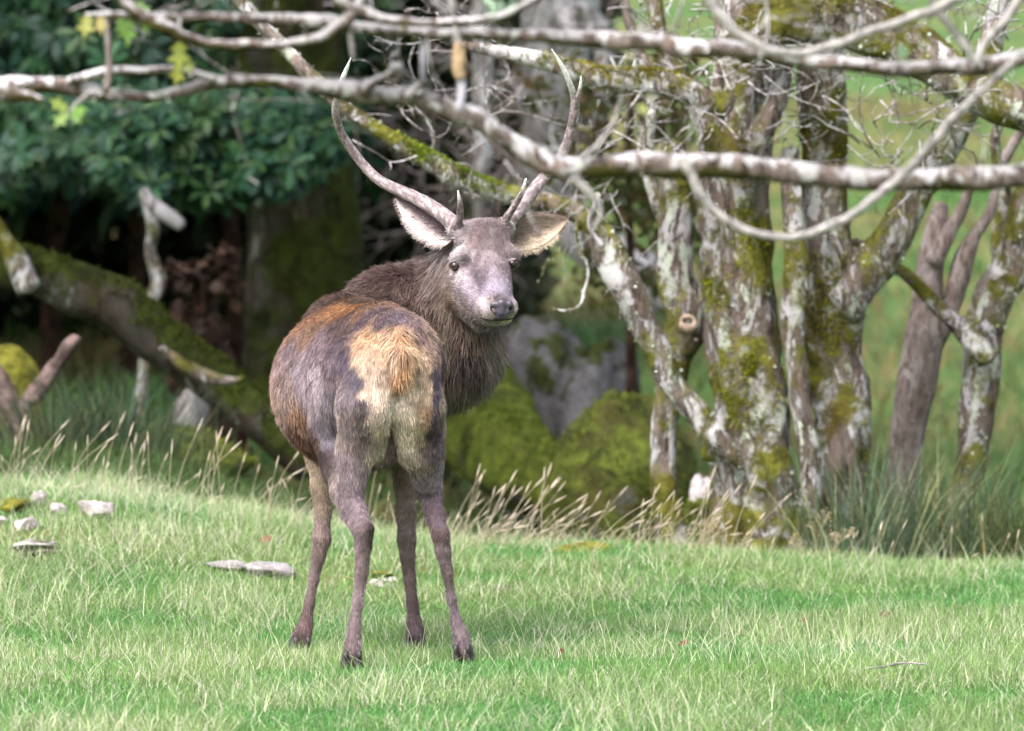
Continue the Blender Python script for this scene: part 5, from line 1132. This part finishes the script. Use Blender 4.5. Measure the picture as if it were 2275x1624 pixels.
def hoof(px, py, d, w, toe):
    """two cloven claws and two dew claws"""
    g0 = P(px, py, d); z0 = gz(g0[0], g0[1]) - 0.004; s = d / F; pcs = []
    tdir = unit(np.array((toe[0], toe[1], 0.0))); side = np.array((tdir[1], -tdir[0], 0))
    hw = w * s / 2; top = 0.052
    for sg in (-1, 1):
        c = np.array((g0[0], g0[1], 0)) + side * sg * hw * 0.52
        rings = []
        for zz, sc_, fw in ((0, 1.0, 1.0), (0.018, 0.95, 0.80), (0.036, 0.84, 0.56), (top, 0.66, 0.36), (top + 0.012, 0.4, 0.2)):
            a = np.linspace(0, 2 * np.pi, 14, endpoint=False)
            lx = np.cos(a) * hw * 0.52 * sc_; ly = np.sin(a); ly = np.where(ly > 0, ly * 0.062 * fw, ly * 0.03 * sc_)
            lx = lx * np.where(ly > 0, 1 - 0.45 * (ly / 0.07), 1)
            rings.append(c + np.outer(lx, side) + np.outer(ly, tdir) + np.array((0, 0, z0 + zz)))
        Vr = np.concatenate(rings); m = 5; I = np.arange(m * 14).reshape(m, 14); J = np.roll(I, -1, 1)
        Q = np.stack([I[:-1], J[:-1], J[1:], I[1:]], -1).reshape(-1, 4); k = len(Vr)
        Vr = np.concatenate([Vr, [rings[0].mean(0)], [rings[-1].mean(0)]])
        T = np.concatenate([np.stack([J[0], I[0], np.full(14, k)], -1), np.stack([I[-1], J[-1], np.full(14, k + 1)], -1)])
        pcs.append((Vr, [Q, T], np.zeros(len(Vr))))
        dc = c - tdir * 0.034 + np.array((0, 0, z0 + 0.062)) + side * sg * 0.002
        Vd, Fd, td = tube(np.stack([dc, dc - tdir * 0.006 + np.array((0, 0, -0.012)), dc - tdir * 0.008 + np.array((0, 0, -0.024))]), np.array((0.009, 0.0085, 0.003)), 3, 8)
        pcs.append((Vd, Fd, td))
    V, Fc, _ = join(pcs); return mesh_obj('hoof', V, Fc, M['hoof'], stag)
hoof(781, 1488, 19.35, 50, (-0.1, 1)); hoof(1030, 1468, 19.65, 48, (0.15, 1)); hoof(664, 1454, 20.255, 50, (-0.3, 1)); hoof(923, 1440, 20.50, 50, (0.05, 1))

# ------ fur grown from the body
T3 = np.concatenate([SQd[:, [0, 1, 2]], SQd[:, [0, 2, 3]]])
A3 = np.linalg.norm(np.cross(SV[T3[:, 1]] - SV[T3[:, 0]], SV[T3[:, 2]] - SV[T3[:, 0]]), axis=1) * 0.5
facing = np.where((-SN[T3[:, 0], 1] > -0.45), 1.0, 0.25)
dens = A3 * facing * (0.016 / np.clip(LN[T3[:, 0]], 0.007, 0.05)) ** 0.75
NF = 230000
pick = rng.choice(len(T3), NF, p=dens / dens.sum()); r1 = np.sqrt(rng.uniform(0, 1, NF)); r2 = rng.uniform(0, 1, NF)
wa, wb, wc = (1 - r1)[:, None], (r1 * (1 - r2))[:, None], (r1 * r2)[:, None]
tr = T3[pick]
root = SV[tr[:, 0]] * wa + SV[tr[:, 1]] * wb + SV[tr[:, 2]] * wc
nor = unit(SN[tr[:, 0]] * wa + SN[tr[:, 1]] * wb + SN[tr[:, 2]] * wc)
flo = unit(FL[tr[:, 0]] * wa + FL[tr[:, 1]] * wb + FL[tr[:, 2]] * wc)
ln = (LN[tr[:, 0]] * wa[:, 0] + LN[tr[:, 1]] * wb[:, 0] + LN[tr[:, 2]] * wc[:, 0]) * rng.uniform(0.6, 1.35, NF)
# swirls on the rump: hair parts away from the tail head
tb = P(886, 745, 19.45); dv = root - tb; dl = np.linalg.norm(dv, axis=1); sw = np.exp(-(dl / 0.05) ** 2)[:, None]
flo = unit(flo * (1 - 0.45 * sw) + unit(dv) * 0.45 * sw); ln = ln * (1 + 0.2 * sw[:, 0])
for px_, py_, rr_, mul in ((830, 755, 0.06, 1.25), (920, 770, 0.05, 1.2), (1080, 516, 0.05, 1.5), (1090, 860, 0.08, 1.15)):
    q = P(px_, py_, depth_at(px_, py_)); ln *= 1 + (mul - 1) * np.exp(-(np.linalg.norm(root - q, axis=1) / rr_) ** 2)
jn = lambda s, o: np.stack([fbm(root * s + o, 2), fbm(root * s + o + 31.3, 2), fbm(root * s + o + 63.9, 2)], -1) - 0.5
wild = np.clip(ln / 0.02, 0.4, 2.0)[:, None]
flo = unit(flo + jn(26, 1.0) * 0.7 * wild ** 0.5 + jn(75, 9.0) * 0.6 * wild ** 0.5 + rng.normal(0, 0.10, (NF, 3)))
tang = unit(flo - nor * (flo * nor).sum(1, keepdims=True))
lift = np.clip(0.30 + 0.16 * wild + rng.normal(0, 0.08, (NF, 1)), 0.12, 0.8)
dirn = unit(tang + nor * lift)
keep = np.ones(NF, bool)
for c_, r_ in ((P(1113, 686, nd_), 0.024), (P(1011, 591, depth_at(1014, 592)), 0.017), (P(1142, 585, depth_at(1138, 585)), 0.015)):
    keep &= np.linalg.norm((root - c_) * np.array((1, 0.5, 1.0)), axis=1) > r_
clump = fbm(root * np.array((55, 55, 55)) + 4.4, 2); streak = fbm(root * 140 + 8.8, 2)
ccol = coat(root, 0.016) * (0.76 + 0.48 * sst(0.3, 0.7, clump))[:, None] * (0.5 + 1.0 * streak)[:, None] * rng.uniform(0.45, 1.5, (NF, 1))
HROOT.append(root[keep]); HDIR.append(dirn[keep]); HLEN.append(ln[keep]); HCOL.append(ccol[keep]); HRAD.append((0.00036 + 0.010 * ln[keep]).clip(0.0003, 0.00085))
root = np.concatenate(HROOT); dirn = np.concatenate(HDIR); ln = np.concatenate(HLEN); ccol = np.concatenate(HCOL); rad = np.concatenate(HRAD)
NF = len(root); NP = 5
cu = bpy.data.hair_curves.new('fur'); cu.add_curves([NP] * NF)
t = np.linspace(0, 1, NP)
curl = rng.normal(0, 0.12, (NF, 3)) + np.array((0, 0, -0.22))
pos = root[:, None, :] - dirn[:, None, :] * 0.002 + dirn[:, None, :] * (ln[:, None] * t)[..., None] + curl[:, None, :] * (ln[:, None] * t ** 2)[..., None]
cu.attributes['position'].data.foreach_set('vector', pos.astype(np.float32).ravel())
ra = cu.attributes.get('radius') or cu.attributes.new('radius', 'FLOAT', 'POINT')
ra.data.foreach_set('value', (rad[:, None] * np.array((1.0, 1.0, 0.85, 0.6, 0.2))).astype(np.float32).ravel())
fc = cu.attributes.new('fur_color', 'FLOAT_COLOR', 'POINT')
cc = np.ones((NF, NP, 4), np.float32); cc[..., :3] = ccol[:, None, :] * np.array((0.72, 0.85, 1.0, 1.12, 1.22))[None, :, None]
fc.data.foreach_set('color', cc.ravel())
cu.materials.append(M['fur'])
link(bpy.data.objects.new('fur', cu), stag)
